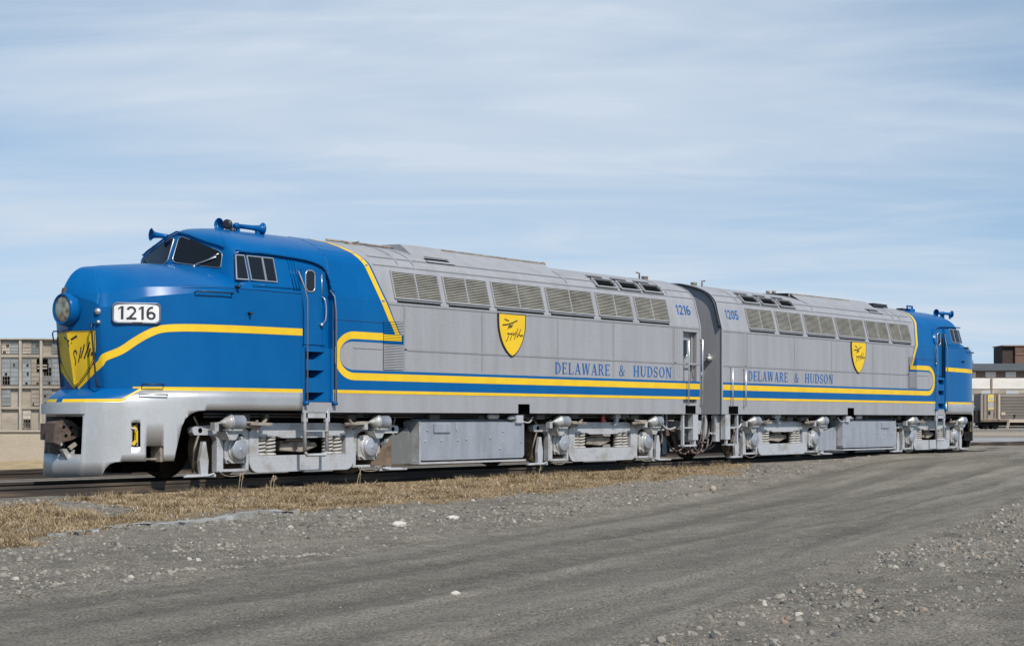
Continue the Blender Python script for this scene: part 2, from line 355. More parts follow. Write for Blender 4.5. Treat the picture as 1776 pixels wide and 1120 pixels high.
SCRIPT_SIDE = [[(1035, 662), (1052, 672), (1072, 676)], [(1018, 717), (1062, 709), (1108, 688), (1140, 668)], [(1060, 755), (1072, 722), (1094, 716)], [(1070, 738), (1096, 724), (1104, 698)], [(1048, 862), (1060, 835), (1072, 790), (1056, 794)],
 [(1080, 850), (1098, 790), (1076, 796)], [(1106, 772), (1108, 800), (1128, 776)], [(1112, 842), (1130, 790), (1146, 738)], [(1140, 780), (1140, 818), (1170, 742)], [(1150, 786), (1168, 808), (1174, 796), (1188, 804)]]
SCRIPT_FRONT = [[(306, 252), (322, 272)], [(328, 300), (345, 285), (375, 268), (415, 244)], [(336, 280), (336, 330), (352, 370)], [(340, 322), (362, 312)], [(366, 530), (376, 490), (366, 420), (384, 386), (392, 402)], [(392, 430), (400, 395)], [(402, 504), (420, 430), (436, 352)], [(424, 462), (448, 380), (458, 326)], [(448, 468), (470, 390), (490, 308)], [(470, 456), (480, 420), (492, 370)], [(490, 440), (500, 410), (504, 444), (516, 418), (520, 446)]]

# ------------------------------------------------------------------ trucks
def make_truck(root, Xc, w, TR, flip, fresh):
    def tr(v): return TR((Xc+w*v[0], v[1], v[2]))
    fl = flip != (w < 0)
    FR = []
    for sgn in (-1, 1):
        m = M(); y0, y1 = (-1.24, -1.10) if sgn < 0 else (1.10, 1.24)
        # bottom bar with rounded ends, two pillars, top beam: butt-jointed
        m.prism([(-1.27, .36), (-1.27, .28)]+arc(-1.07, .27, .20, .20, 180, 270, 6)+arc(1.07, .27, .20, .20, 270, 360, 6)+[(1.27, .28), (1.27, .36)], y0, y1)
        m.prism([(-1.27, .36), (-1.06, .36), (-1.06, .68), (-1.06, .90), (-1.15, .88), (-1.27, .78)], y0, y1)
        m.prism([(1.27, .36), (1.27, .78), (1.15, .88), (1.06, .90), (1.06, .36)], y0, y1)
        m.prism([(-1.06, .70), (-.62, .70), (-.52, .665), (.52, .665), (.62, .70), (1.06, .70), (1.06, .90), (.9, .93), (-.9, .93), (-1.06, .90)], y0, y1)
        for e in (-1, 1):
            P = lambda l: [(e*a, b) for a, b in l]
            yy0, yy1 = (-1.22, -1.09) if sgn < 0 else (1.09, 1.22)
            m.prism(P([(1.272, .40), (1.36, .40), (1.36, .66)]+arc(1.60, .66, .24, .12, 180, 90, 5)+arc(1.60, .66, .24, .12, 90, 0, 5)+[(1.84, .10), (1.98, .10), (1.98, .66), (2.03, .715), (2.12, .73), (2.46, .73), (2.50, .78), (2.50, .85), (2.44, .88), (1.98, .90), (1.80, .95), (1.5, .93), (1.272, .80)]), yy0, yy1)
            m.prism(P([(1.272, .10), (1.34, .10), (1.34, .40), (1.272, .40)]), yy0, yy1)
            m.box(min(e*1.342, e*1.838), max(e*1.342, e*1.838), yy0+.02, yy1-.02, .10, .145)
            m.lathe((e*2.34, yy0 if sgn < 0 else yy1, .81), (0, sgn, 0), [(0, .045), (.004, .045)], 14, 1)
            # brake hanger plate and shoe beside the wheel
            m.prism(P([(2.16, .02), (2.30, .02), (2.33, .30), (2.26, .62), (2.20, .62), (2.14, .30)]), yy0+.02, yy1-.04)
            m.box(min(e*1.99, e*2.62), max(e*1.99, e*2.62), yy0+.01, yy1-.03, .02, .07)
            m.tube([(e*2.05, yy0-.01 if sgn < 0 else yy1+.01, .08), (e*2.2, yy0-.03 if sgn < 0 else yy1+.03, .045), (e*2.7, yy0-.02 if sgn < 0 else yy1+.02, .04)], .02, 6)
            m.bar((-.95, sgn*1.16, .955), (.95, sgn*1.16, .955), .10, .05)
        FR.append(m)
    # bolster and crossbeams
    b = M(); b.box(-.36, .36, -1.02, 1.02, .42, .62, 0); b.prism([(-.42, .44), (.10, .40), (.50, .50), (.46, .58), (-.05, .60), (-.40, .56)], -1.08, -1.025, 0)
    b.prism([(-.30, .61), (.12, .61), (.20, .645), (-.26, .655)], -1.10, -1.03, 0); b.box(-1.0, 1.0, -.5, .5, .35, .85, 1)
    for e in (-1, 1): b.tube([(e*1.6, -1.0, .5), (e*1.6, 1.0, .5)], .09, 10, 1)
    fr = b.build('truck', [DIRTY, DARK], root, tr, fl, bevel=.02)
    for m in FR: m.build('side_frame', [TRUCKM, VOID], fr, tr, fl, bevel=.012)
    for e in (-1, 1):
        for sgn in (-1, 1):
            wh = M(); wh.lathe((e*1.6, sgn*.66, .493), (0, sgn, 0), [(0, .555), (.03, .56), (.045, .535), (.145, .525), (.15, .44), (.11, .42), (.12, .20), (.17, .18), (.17, .09)], 36)
            wh.build('wheel', BRWN, fr, tr, fl)
        for sgn in (-1, 1):
            a = M(); yo = sgn*1.10
            ys = sorted((yo, sgn*1.255))
            a.prism([(e*1.6+x, z) for x, z in [(-.20, .24), (.20, .24), (.23, .33), (.23, .60), (.17, .70), (-.17, .70), (-.23, .60), (-.23, .33)]], ys[0], ys[1])
            a.lathe((e*1.6+.04, sgn*1.25, .48), (0, sgn, 0), [(0, .215), (.03, .21), (.035, .185), (.07, .18)], 24); a.lathe((e*1.6+.04, sgn*1.321, .48), (0, sgn, 0), [(0, .18), (.02, .17), (.03, .15), (.034, .03), (.042, .025)], 24, 1)
            for k in range(4): a.lathe((e*1.6+.03+.165*math.cos(k*1.57+.78), sgn*1.255, .49+.165*math.sin(k*1.57+.78)), (0, sgn, 0), [(0, .018), (.035, .018)], 6)
            a.bar((e*1.6-.19, sgn*1.27, .32), (e*1.6-.09, sgn*1.27, .26), .05, .05); a.bar((e*1.6+.24, sgn*1.25, .62), (e*1.6+.24, sgn*1.25, .30), .03, .05)
            a.build('axle_box', [SILV, TANKM], fr, tr, fl, bevel=.008)
            for du in (.93, .70):
                c = M(); pts = [(e*du+.092*math.cos(t), sgn*1.12+.08*math.sin(t), .40+.27*t/(2*math.pi*4.2)) for t in np.linspace(0, 2*math.pi*4.2, 72)]
                c.tube(pts, .023, 7); c.lathe((e*du, sgn*1.12, .362), (0, 0, 1), [(0, .115), (.03, .115), (.045, .08)], 14); c.lathe((e*du, sgn*1.12, .70), (0, 0, -1), [(0, .115), (.03, .11), (.04, .07)], 14)
                c.build('coil_spring', SPRM, fr, tr, fl)
            # brake cylinder: dome towards the left of the picture
            k = M(); u0 = -2.05 if e < 0 else 1.51; zc = .945; y = sgn*1.42
            k.lathe((u0, y, zc), (1, 0, 0), [(0, .035), (.05, .045), (.06, .07), (.13, .115), (.155, .145)], 22); k.lathe((u0, y, zc), (1, 0, 0), [(.156, .15), (.175, .15), (.18, .137), (.43, .14), (.455, .13), (.46, .05), (.50, .045)], 22, 1)
            k.bar((u0+.10, y, zc-.13), (u0+.40, y, zc-.13), .16, .03); k.prism([(u0+.08, zc-.16), (u0+.40, zc-.16), (u0+.30, zc-.30), (u0+.16, zc-.30)], *sorted((sgn*1.20, sgn*1.44)))
            k.tube([(u0-.16, y, zc-.03), (u0+.02, y, zc)], .022, 6); k.box(u0-.17, u0-.08, *sorted((sgn*1.34, sgn*1.45)), zc-.14, zc+.0)
            k.build('brake_cylinder', [SILV, TANKM], fr, tr, fl)
            g = M(); d0 = u0+.5 if e < 0 else u0-.05; dr = 1 if e < 0 else -1
            g.tube([(d0, y, zc), (d0+dr*.30, y, zc-.01), (d0+dr*.34, y, zc-.03)], .02, 6); g.bar((d0+dr*.12, y-.02, zc-.02), (d0+dr*.62, y-.02, zc-.035), .03, .05)
            g.prism([(d0+dr*.1, zc-.02), (d0+dr*.42, zc-.06), (d0+dr*.40, zc-.12), (d0+dr*.05, zc-.08)], *sorted((sgn*1.25, sgn*1.38)))
            g.bar((d0+dr*.42, y, zc-.02), (d0+dr*.5, y, zc+.05), .04, .04)
            g.build('brake_rod', DIRTY, fr, tr, fl)
    # sand pipes, hanging hoses
    for e in (-1, 1):
        s_ = M(); s_.tube(crom([(e*2.45, -1.18, 1.05), (e*2.35, -1.20, .8), (e*2.42, -1.15, .45), (e*2.2, -.85, .1)], 6), .02, 6); s_.build('sand_pipe', DIRTY, fr, tr, fl)
        s_ = M(); s_.tube(crom([(e*1.98, -1.25, .12), (e*1.8, -1.27, .03), (e*1.5, -1.27, .04), (e*1.3, -1.25, .14)], 6), .008, 5); s_.build('safety_chain', DIRTY, fr, tr, fl)
    return fr

# ------------------------------------------------------------------ the locomotive
def build_loco(loc, rz, fy, number, label):
    """fy=+1: the visible side is local -y; fy=-1: local +y (the far unit faces the other way)"""
    root = empty('diesel_locomotive', loc, rz); tag(root, label, 'locomotive', 'pair of coupled diesel locomotives')
    flip = fy < 0
    TR = lambda v: (v[0]-24, fy*v[1], v[2])
    near = fy > 0
    def part(m, name, mats, parent=root, **k): return m.build(name, mats, parent, TR, flip, **k)
    def txX(X0, X1, u): return lerp(X0, X1, u if near else 1-u)
    DX0, DX1 = 19.24, 19.99; RX0, RX1 = 31.46, 32.04; XE = 32.20

    # ---- body shell
    b = M()
    xs = sorted({DX1, 21.0, 22.0, 23.5, 25.28, 25.66, 27, 29, RX0, RX1, XE}); zs = [1.12, 1.31, 1.38, 3.07, 3.2]
    def sk(i, j):
        X = (xs[j]+xs[j+1])/2; z = (zs[i]+zs[i+1])/2
        if 25.28 < X < 25.66 and z < 1.31: return True
        return near and RX0 < X < RX1 and 1.38 < z < 3.07
    b.grid([[(X, -1.55, z) for X in xs] for z in zs], 0, False, sk)
    b.grid([[(X, 1.55, z) for X in (DX0, XE)] for z in (1.12, 3.2)], 0, False)
    qs = list(np.linspace(3.2, 3.86, 5))+list(np.linspace(3.86, QT, 16))[1:]
    for sg in (1, -1):
        b.grid([[(X, sg*S(X, q)[1], S(X, q)[2]) for X in np.linspace(DX1, XE, 20)] for q in qs], 0, True)
    # rear end sheet, seen edge-on between the two engines
    cap = [(XE, -y, z) for y, z in RP]+[(XE, y, z) for y, z in reversed(RP[:-1])]
    b.add(cap, [tuple(range(len(cap)))], 0)
    b.grid([[(X, y, 1.13) for y in (-1.5, 1.5)] for X in (19.0, XE-.02)], 3, False)
    # slot and rear doorway reveals
    b.box(25.28, 25.66, -1.549, -1.30, 1.31, 1.33, 3); b.add([(25.28, -1.35, 1.12), (25.66, -1.35, 1.12), (25.66, -1.35, 1.31), (25.28, -1.35, 1.31)], [(0, 1, 2, 3)], 3)
    if near:
        b.grid([[(RX0, y, z) for y in (-1.549, -1.40)] for z in (1.38, 3.07)], 0, False); b.grid([[(RX1, y, z) for y in (-1.549, -1.40)] for z in (1.38, 3.07)], 0, False)
        b.grid([[(X, y, 3.07) for y in (-1.549, -1.40)] for X in (RX0, RX1)], 0, False); b.grid([[(X, y, 1.38) for y in (-1.549, -1.40)] for X in (RX0, RX1)], 0, False)
    # blue field, then yellow stripes (paint films a few mm proud)
    def bnd(q): return interp(q, [2.42, 3.23, 3.92, 4.35, QT], [21.84, 21.385, 21.10, 20.84, 20.50])
    sp = M()
    sp.grid([[S(X, q, .003) for X in np.linspace(DX1+.002, XE, 30)] for q in (1.47, 1.90)], 1, False)
    sp.grid([[S(lerp(DX1+.002, 20.15+.36*(1-math.sqrt(max(0, 1-((q-2.16)/.262)**2))), t), q, .003) for t in (0, .5, 1)] for q in np.linspace(1.90, 2.42, 25)], 1, False)
    sp.grid([[S(lerp(DX1+.002, bnd(q), t), q, .003) for t in np.linspace(0, 1, 8)] for q in sorted(set([2.42, 2.8]+list(np.linspace(3.2, QT-.001, 22))+[float(r_) for r_ in RQ[1:]]))], 1, True)
    f = lambda X, q: S(X, q, .006)
    strip(sp, [(20.40, QT), (20.74, 4.36), (20.86, 4.16), (20.985, 3.92), (21.06, 3.75), (21.27, 3.23), (21.70, 2.52)], .115, f, 2, .04)
    strip(sp, [(21.765, 2.535), (20.55, 2.535)]+arc(20.52, 2.157, .44, .378, 90, 270, 18)+[(20.60, 1.779), (XE, 1.779)], .135, f, 2, .3)
    strip(sp, [(DX1+.002, 1.50), (XE, 1.50)], .06, f, 2, .5)
    sp.mirror(); b.v += [];  base = len(b.v); b.v += sp.v
    for q_, mm, ss in zip(sp.f, sp.m, sp.s): b.f.append([base+k for k in q_]); b.m.append(mm); b.s.append(ss)
    # riveted seams: raised cover strips with rivet heads
    def rivets(x0, z0, x1, z1, n, off=.006, r=.011):
        for k in range(n):
            t = k/(n-1) if n > 1 else 0; X = lerp(x0, x1, t); z = lerp(z0, z1, t); b.box(X-r/2, X+r/2, -1.55-off-.008, -1.55, z-r/2, z+r/2, 0)
    b.box(21.85, XE, -1.556, -1.548, 2.300, 2.335, 0); b.box(21.85, XE, -1.5525, -1.548, 2.282, 2.298, 4)
    rivets(21.9, 2.33, 32.1, 2.33, 150)
    b.box(21.86, 21.93, -1.556, -1.548, 1.93, 3.14, 0); rivets(21.895, 1.96, 21.895, 3.10, 26); b.box(21.845, 21.858, -1.5525, -1.548, 1.93, 3.14, 4)
    for X in (24.12, 26.6, 28.62, 31.02): b.box(X-.004, X+.004, -1.553, -1.548, 1.93, 3.14, 4); rivets(X+.03, 1.98, X+.03, 3.08, 20)
    b.box(31.08, 31.13, -1.556, -1.548, 1.93, 3.14, 0); rivets(31.3, 1.98, 31.3, 3.1, 26); rivets(31.2, 1.98, 31.2, 3.1, 26)
    b.box(20.02, 21.28, -1.5535, -1.548, 3.155, 3.185, 1); b.box(21.42, XE, -1.557, -1.548, 3.150, 3.19, 0); b.box(21.42, XE, -1.553, -1.548, 3.137, 3.149, 4); rivets(21.5, 3.17, 32.1, 3.17, 140)
    b.box(20.5, 21.25, -1.556, -1.548, 2.300, 2.325, 0); b.box(20.5, 21.25, -1.5525, -1.548, 2.286, 2.298, 4)
    b.box(DX1+.01, 21.3, -1.5575, -1.548, 2.79, 2.797, 5); b.box(20.02, 20.035, -1.5575, -1.548, 1.56, 3.15, 5)
    for q in (3.9, 4.12):                                    # roof sheet laps
        b.grid([[S(X, q+d, .008) for X in np.linspace(21.2, XE, 12)] for d in (0, .035)], 0, True); b.grid([[S(X, q+d, .0055) for X in np.linspace(21.2, XE, 12)] for d in (-.02, -.002)], 4, True)
    for X in (21.9, 22.35, 27.2, 31.1): b.grid([[S(X+d, q, .010) for q in np.linspace(3.88, QT-.05, 14)] for d in (0, .05)], 0, True)
    b.box(XE-.025, XE+.02, -1.562, -1.54, 1.12, 3.2, 0)
    for q0, q1 in zip(qs[:-1], qs[1:]):
        b.grid([[S(XE+d, q, .012) for q in (q0, q1)] for d in (-.03, .02)], 0, True)
    part(b, 'body', [GREY, BLUE, YEL, VOID, SEAM, BLK])

    # ---- nose
    n = M(); cols = list(range(0, NA+1)); zr = [1.5, 1.7, 1.95, 2.2, 2.5, 2.68]
    wb_ = lambda a: interp(a, [8, 22, 32, 60, 78], [0, 1, 1, .45, 0]); shp = lambda a: NP(a, zsh(a), -.10*wb_(a)) if wb_(a) > 0 else NP(a, zsh(a))
    rows = [[NP(a, z) for a in cols] for z in zr]+[[NP(a, zsh(a)-.02-.21*wb_(a)) for a in cols], [shp(a) for a in cols]]
    def spine(a):
        p = nose(a, 3.05); x_ = interp(p[0], [15.3, 15.65, 16.3, 17.2, 19.3], [15.82, 15.95, 16.5, 17.3, 19.3]); return (x_, 0.0, interp(x_, [15.82, 16.1, 16.9, 17.6, 19.3], [3.53, 3.575, 3.665, 3.69, 3.72]))
    for t in np.linspace(0, math.pi/2, 13)[1:]:
        rr = []
        for a in cols:
            p = shp(a); s = spine(a)
            k_ = interp(a, [0, 6, 14, 24, 60, 76, NA], [.15, .35, .9, 1.05, .9, .4, .1]); tt = t/(math.pi/2)
            h = k_*tt+(1-k_)*(1-math.cos(t)); v = math.sin(t)**1.06
            rr.append((lerp(p[0], s[0], h), lerp(p[1], s[1], h), lerp(p[2], s[2], v)))
        rows.append(rr)
    n.grid(rows, 0, True)
    # yellow speed stripe: rises from the chin and runs back along the side
    aX = lambda X: a_of(X, lambda a: nose(a, 2.2))
    st = [(.6, 1.535), (8, 1.655), (13, 1.815), (17, 1.905), (25, 2.005), (aX(15.90), 2.12), (aX(16.08), 2.275), (aX(16.24), 2.39), (aX(16.42), 2.475), (aX(16.66), 2.505), (aX(17.0), 2.515), (aX(17.5), 2.52), (aX(18.0), 2.525), (aX(18.6), 2.53), (NA, 2.535)]
    ta = np.linspace(0, NA, 4*NA+1); tp3 = np.array([nose(a, 2.0) for a in ta]); ts = np.concatenate([[0], np.cumsum(np.linalg.norm(np.diff(tp3, axis=0), axis=1))])
    toS = lambda a: float(np.interp(a, ta, ts)); toA = lambda d_: float(np.interp(d_, ts, ta))
    st = [tuple(p) for p in crom([(toS(a), z) for a, z in st], 14)]; fine_ = [st[0]]
    for p_, q_ in zip(st[:-1], st[1:]):
        k_n = max(1, int(abs(q_[0]-p_[0])/.025)); fine_ += [(lerp(p_[0], q_[0], t/k_n), lerp(p_[1], q_[1], t/k_n)) for t in range(1, k_n+1)]
    st = fine_; top = []; bot = []; w = .062
    for i, (d_, z) in enumerate(st):
        p0 = st[max(0, i-2)]; p1 = st[min(len(st)-1, i+2)]; dx = p1[0]-p0[0]; dz = p1[1]-p0[1]; l = math.hypot(dx, dz)
        top.append((toA(max(0, d_-dz/l*w)), z+dx/l*w)); bot.append((toA(max(0, d_+dz/l*w)), max(1.501, z-dx/l*w)))
    n.grid([[NP(lerp(bt[0], tp[0], k/4), lerp(bt[1], tp[1], k/4), .005) for tp, bt in zip(top, bot)] for k in range(5)], 1, True)
    n.grid([[NP(a, z, .006) for a in np.linspace(a_of(16.05), NA, 160)] for z in (1.502, 1.53)], 1, True)
    n.mirror()
    # the far-side half of the front V has its own short stripe through the mirror above
    nose_o = part(n, 'nose', [BLUE, YEL], weld=True); nose_o.data.set_sharp_from_angle(angle=R(15))
    # ---- apron and pilot below 1.5
    def zb(a):
        X = low(a, 1.27)[0]; return interp(X, [15.2, 15.84, 15.93, 16.04, 16.12, 20], [1.275, 1.28, 1.36, 1.455, 1.47, 1.47])
    ap = M(); ca = np.linspace(0, NA, 150)
    ap.grid([[NP(a, lerp(zb(a), 1.5, t)) for a in ca] for t in np.linspace(0, 1, 7)], 0, True)
    ap.grid([[NP(a, zb(a)+d, .004) for a in np.linspace(2.5, NA, 140)] for d in (-.002, .025, .052)], 1, True)
    ap.mirror(); part(ap, 'apron', [BLUE, YEL])
    p = M()
    aP = lambda X: a_of(X, lambda a: low(a, .7))
    def zbot(a):
        X = low(a, .7)[0]
        return interp(X, [15.2, 15.60, 15.61, 15.64, 15.69, 15.76, 15.85, 16.60, 16.64, 16.72, 16.78, 16.86, 16.98, 17.15, 20], [.05, .085, .12, .20, .265, .30, .31, .31, .5, .87, 1.0, 1.08, 1.13, 1.15, 1.15])
    brk = sorted(set(list(np.linspace(0, NA, 90))+[aP(x) for x in (15.375, 15.605, 15.61, 15.62, 15.64, 15.66, 15.69, 15.72, 15.76, 15.80, 15.97, 16.10, 16.18, 16.44, 16.60, 16.61, 16.64, 16.68, 16.72, 16.75, 16.78, 16.82, 16.86, 16.92, 16.98, 17.06, 17.15)]))
    aO = aP(15.375); sl = (aP(15.97), aP(16.10)); hl = (aP(16.18), aP(16.44))
    zrow = [.05, .31, .43, .545, .56, .94, 1.0, 1.04, 1.15, 1.27, 1.35, 1.47]
    rows = [[NP(a, min(max(z, zbot(a)), zb(a))) for a in brk] for z in zrow]
    def skp(i, j):
        a = (brk[j]+brk[j+1])/2; z = (zrow[i]+zrow[i+1])/2
        if a < aO and .43 < z < 1.04: return True
        if sl[0] < a < sl[1] and .545 < z < .94: return True
        if hl[0] < a < hl[1] and .31 < z < .56: return True
        return zrow[i+1] <= min(zbot(brk[j]), zbot(brk[j+1])) or zrow[i] >= max(zb(brk[j]), zb(brk[j+1]))
    p.grid(rows, 0, True, skp)
    p.mirror(); pil = part(p, 'pilot', PILM, weld=True, solid=.03)
    # inner dark box behind the pilot openings
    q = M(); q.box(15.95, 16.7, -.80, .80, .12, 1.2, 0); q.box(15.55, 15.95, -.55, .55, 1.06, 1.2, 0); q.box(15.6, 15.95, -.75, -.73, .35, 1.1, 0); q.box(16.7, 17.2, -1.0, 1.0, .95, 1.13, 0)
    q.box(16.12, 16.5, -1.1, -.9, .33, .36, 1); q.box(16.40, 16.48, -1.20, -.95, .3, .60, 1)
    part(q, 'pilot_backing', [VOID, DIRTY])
    # uncoupling gear in the upright slot
    c = M(); X0 = 16.035; yb = low(aP(X0), .7)[1]+.07
    c.bar((X0+.02, yb, .90), (X0+.05, yb-.01, .78), .05, .05, 0); c.bar((X0+.05, yb-.01, .80), (X0+.06, yb, .62), .035, .05, 0); c.bar((X0+.05, yb, .64), (X0-.01, yb, .575), .04, .04, 0)
    c.tube([(X0-.06, yb, .86), (X0+.02, yb-.02, .84), (X0+.05, yb-.02, .80)], .018, 6, 1); c.bar((X0-.03, yb+.02, .56), (X0-.03, yb+.02, .93), .03, .04, 1); c.bar((X0+.09, yb+.02, .56), (X0+.09, yb+.02, .93), .03, .03, 1)
    part(c, 'brake_valve_lever', [YEL, TRUCKM])
    # anticlimber lip
    k = M(); pts = [(lerp(15.12, 15.315, (abs(t)/.55)**1.8), t) for t in np.linspace(.55, -.55, 25)]; z0, z1 = 1.085, 1.248
    for (xa, ya), (xb, yb_) in zip(pts[:-1], pts[1:]):
        k.add([(xa, ya, z0), (xb, yb_, z0), (xb, yb_, z1), (xa, ya, z1), (xa+.34, ya, z0), (xb+.34, yb_, z0), (xb+.34, yb_, z1+.01), (xa+.34, ya, z1+.01)], [(0, 1, 2, 3), (0, 4, 5, 1), (3, 2, 6, 7)], 0, False)
    for x, y in (pts[0], pts[-1]): k.add([(x, y, z0), (x+.34, y, z0), (x+.34, y, z1+.01), (x, y, z1)], [(0, 1, 2, 3)], 0)
    part(k, 'anticlimber', PILM)
    # coupler
    c = M(); c.bar((16.2, 0, .80), (15.44, -.02, .79), .18, .17)
    c.prism([(15.10, .66), (15.24, .63), (15.40, .66), (15.50, .71), (15.52, .88), (15.40, .97), (15.26, 1.0), (15.16, .96), (15.10, .94)], -.20, .12)
    c.prism([(14.98, .62), (15.11, .58), (15.14, .66), (15.13, .97), (15.0, .94)], -.30, -.06); c.prism([(15.08, .66), (15.2, .66), (15.2, .93), (15.08, .93)], .0, .22)
    for X, z in ((15.24, .87), (15.28, .73), (15.38, .86), (15.40, .75), (15.18, .80)): c.prism([(X-.035, z-.02), (X, z-.03), (X+.035, z), (X+.03, z+.02), (X-.02, z+.03)], -.204, -.2005, 1)
    c.lathe((15.12, -.2, .57), (0, 0, 1), [(0, .045), (.06, .045)], 10)
    part(c, 'coupler', [RUST, VOID], bevel=.025)
    c = M(); c.prism([(15.14, .50), (15.22, .52), (15.30, .42), (15.38, .50), (15.36, .40), (15.24, .35)], -.30, -.22, 0); c.tube(crom([(15.34, -.26, .42), (15.5, -.3, .40), (15.7, -.3, .46), (15.78, -.28, .6)], 6), .03, 8, 1); c.bar((15.30, -.26, .52), (15.42, -.26, .60), .05, .06, 2)
    part(c, 'coupler_release_bracket', [SILV, DARK, DIRTY])

    # ---- headlight
    h = M(); hx = 15.52; hz = 2.80
    h.lathe((hx, 0, hz), (-1, 0, 0), [(0, .285), (.08, .28), (.13, .272), (.175, .262), (.19, .25), (.192, .235), (.165, .225)], 40, 0)
    hl_ = part(h, 'headlight', BLUE)
    h = M(); h.lathe((hx-.155, 0, hz), (-1, 0, 0), [(0, .228), (.012, .22), (.026, .18), (.036, .10), (.04, .01)], 30); h.build('lens', LENS, hl_, TR, flip)
    h = M(); h.prism([(15.34, 3.03), (15.40, 3.03), (15.42, 3.16), (15.37, 3.15)], -.035, .035); part(h, 'headlight_hood_latch', RUST)
    for z, nm in ((2.755, .042), (2.58, .028)):
        h = M(); a = 19; P0 = Vector(NP(a, z)); h.lathe(P0+Vector((.02, .02, 0)), (-.8, -.6, 0), [(0, nm*1.3), (.05, nm*1.25), (.06, nm), (.075, nm*.6), (.078, .002)], 16, 0); part(h, 'marker_lamp', CHRM)
    # vertical grab rails at the nose corner, step and grab iron
    h = M()
    h.tube([(15.60, -.50, 2.54), (15.50, -.58, 2.56), (15.50, -.58, 2.48), (15.56, -.62, 1.60), (15.57, -.62, 1.535), (15.68, -.55, 1.53)], .015, 8); part(h, 'grab_rail', BLK)
    h = M(); h.tube([(15.66, .50, 2.34), (15.60, .50, 2.36), (15.60, .50, 2.30), (15.68, .52, 1.62), (15.69, .52, 1.555), (15.74, .50, 1.55)], .014, 8); part(h, 'grab_rail', BLK)
    h = M(); h.tube([(15.56, .40, 2.46), (15.50, .47, 2.46), (15.49, .48, 2.42), (15.52, .48, 2.26), (15.58, .42, 2.25)], .012, 8); part(h, 'far_grab_rail', BLUE)
    h = M()
    def nside(X, z, off): return NP(a_of(X, lambda a: NP(a, z)[:1]), z, off)
    h.tube([nside(16.17, 1.55, 0), nside(16.17, 1.57, .09), nside(16.30, 1.57, .09), nside(16.46, 1.57, .09), nside(16.46, 1.55, 0)], .012, 6)
    part(h, 'step_iron', BLK)
    h = M(); h.tube([nside(16.10, 1.40, 0), nside(16.10, 1.405, .07), nside(16.3, 1.40, .07), nside(16.5, 1.40, .07), nside(16.5, 1.40, 0)], .014, 6); part(h, 'lower_grab_iron', CHRM)
    h = M(); h.tube([nside(16.95, 3.10, 0), nside(16.95, 3.12, .07), nside(17.2, 3.12, .07), nside(17.62, 3.12, .07), nside(17.62, 3.10, 0)], .013, 6); part(h, 'windshield_grab_iron', BLK)
    h = M(); h.lathe((18.0, -1.55, 2.80), (0, -1, 0), [(0, .03), (.04, .025), (.05, .03), (.09, .02)], 10); part(h, 'hose_fitting', BLK); h = M(); h.lathe((17.75, -1.50, 3.24), (-.2, -1, 0), [(0, .03), (.05, .025), (.12, .035), (.15, .01)], 10); part(h, 'hose_fitting', BLK)
    # number board
    nb = M(); fN = lambda X, z, off: nside(X, z, off); x0, x1, z0, z1 = 15.79, 16.42, 2.555, 2.905
    rowfill(nb, rrect(x0, x1, z0, z1, .07), lambda X, z: fN(X, z, .035), 1, 12, 10)
    rowfill(nb, rrect(x0+.025, x1-.025, z0+.03, z1-.03, .05), lambda X, z: fN(X, z, .039), 0, 12, 10)
    rim = rrect(x0, x1, z0, z1, .07); rin = rrect(x0+.025, x1-.025, z0+.03, z1-.03, .05)
    rim.append(rim[0]); rin.append(rin[0])
    nb.grid([[fN(X, z, o) for X, z in rr] for rr, o in ((rim, 0), (rim, .05), (rin, .05), (rin, .035))], 2, True)
    vs, fs = font_mesh(number, 1)
    for i_, f1 in enumerate(fs): nb.add([fN(txX(x0+.07, x1-.07, vs[k_][0]), lerp(z0+.07, z1-.065, vs[k_][1]), .041+.0002*(i_ % 40)) for k_ in f1], [tuple(range(len(f1)))], 1)
    if fy > 0 or True: part(nb, 'number_board', [WHITE, BKTXT, HRAIL])
    # front shield
    f_ = M(); sh = shield_poly()
    def fs_(u, v, off): 
        y = -.44*u; z = 2.45+v*.93; a = abs(y); p_ = NP(interp(a, [0, .2, .45, .585], [0, 8, 16, 24]), z, off); return (p_[0]-(off if abs(u) < .02 else 0), p_[1] if y < 0 else -p_[1], z)
    for half in (-1, 1):
        for scl, off, mi in ((1, .012, 1), (.972, .0135, 0), (.945, .0150, 1), (.922, .0165, 0)):
            rowfill(f_, [(half*max(0, u*half)*scl, -.45+(v+.45)*scl) for u, v in sh], lambda u, v: fs_(u, v, off), mi, 22, 6)
    m0, m1, t0, t1 = 268, 535, 190, 755
    for stx in SCRIPT_FRONT:
        uv = [(((x-335)/(535-335) if x > 335 else (x-335)/68), -(y-t0)/(t1-t0)) for x, y in stx]
        uv = [(u if near else -u, v) for u, v in uv]
        strip(f_, [tuple(q_) for q_ in crom(uv, 4)], .035, lambda u, v: fs_(u, v, .021), 1, .03)
    part(f_, 'front_shield', [YEL, BKTXT, BLUE])

    # ---- cab
    c = M(); cc = list(range(0, NC+1))
    nz_ = 9; rows = [[cabp(a, lerp(3.2, brow(a), t)) for a in cc] for t in np.linspace(0, 1, nz_)]
    prf = [((1.38-y)/1.38, (z-3.86)/(4.40-3.86)) for y, z in RP[2:]]
    pq = [0]
    for k in range(1, len(prf)): pq.append(pq[-1]+math.dist(prf[k], prf[k-1]))
    for t in np.linspace(0, pq[-1], 14)[1:]:
        hh = interp(t, pq, [x[0] for x in prf]); vv = interp(t, pq, [x[1] for x in prf]); rr = []
        for a in cc:
            p0 = cabp(a, brow(a)); sxp = max(18.45, p0[0]); rr.append((lerp(p0[0], sxp, hh), p0[1]*(1-hh), lerp(p0[2], 4.40, vv)))
        rows.append(rr)
    c.grid(rows, 0, True)
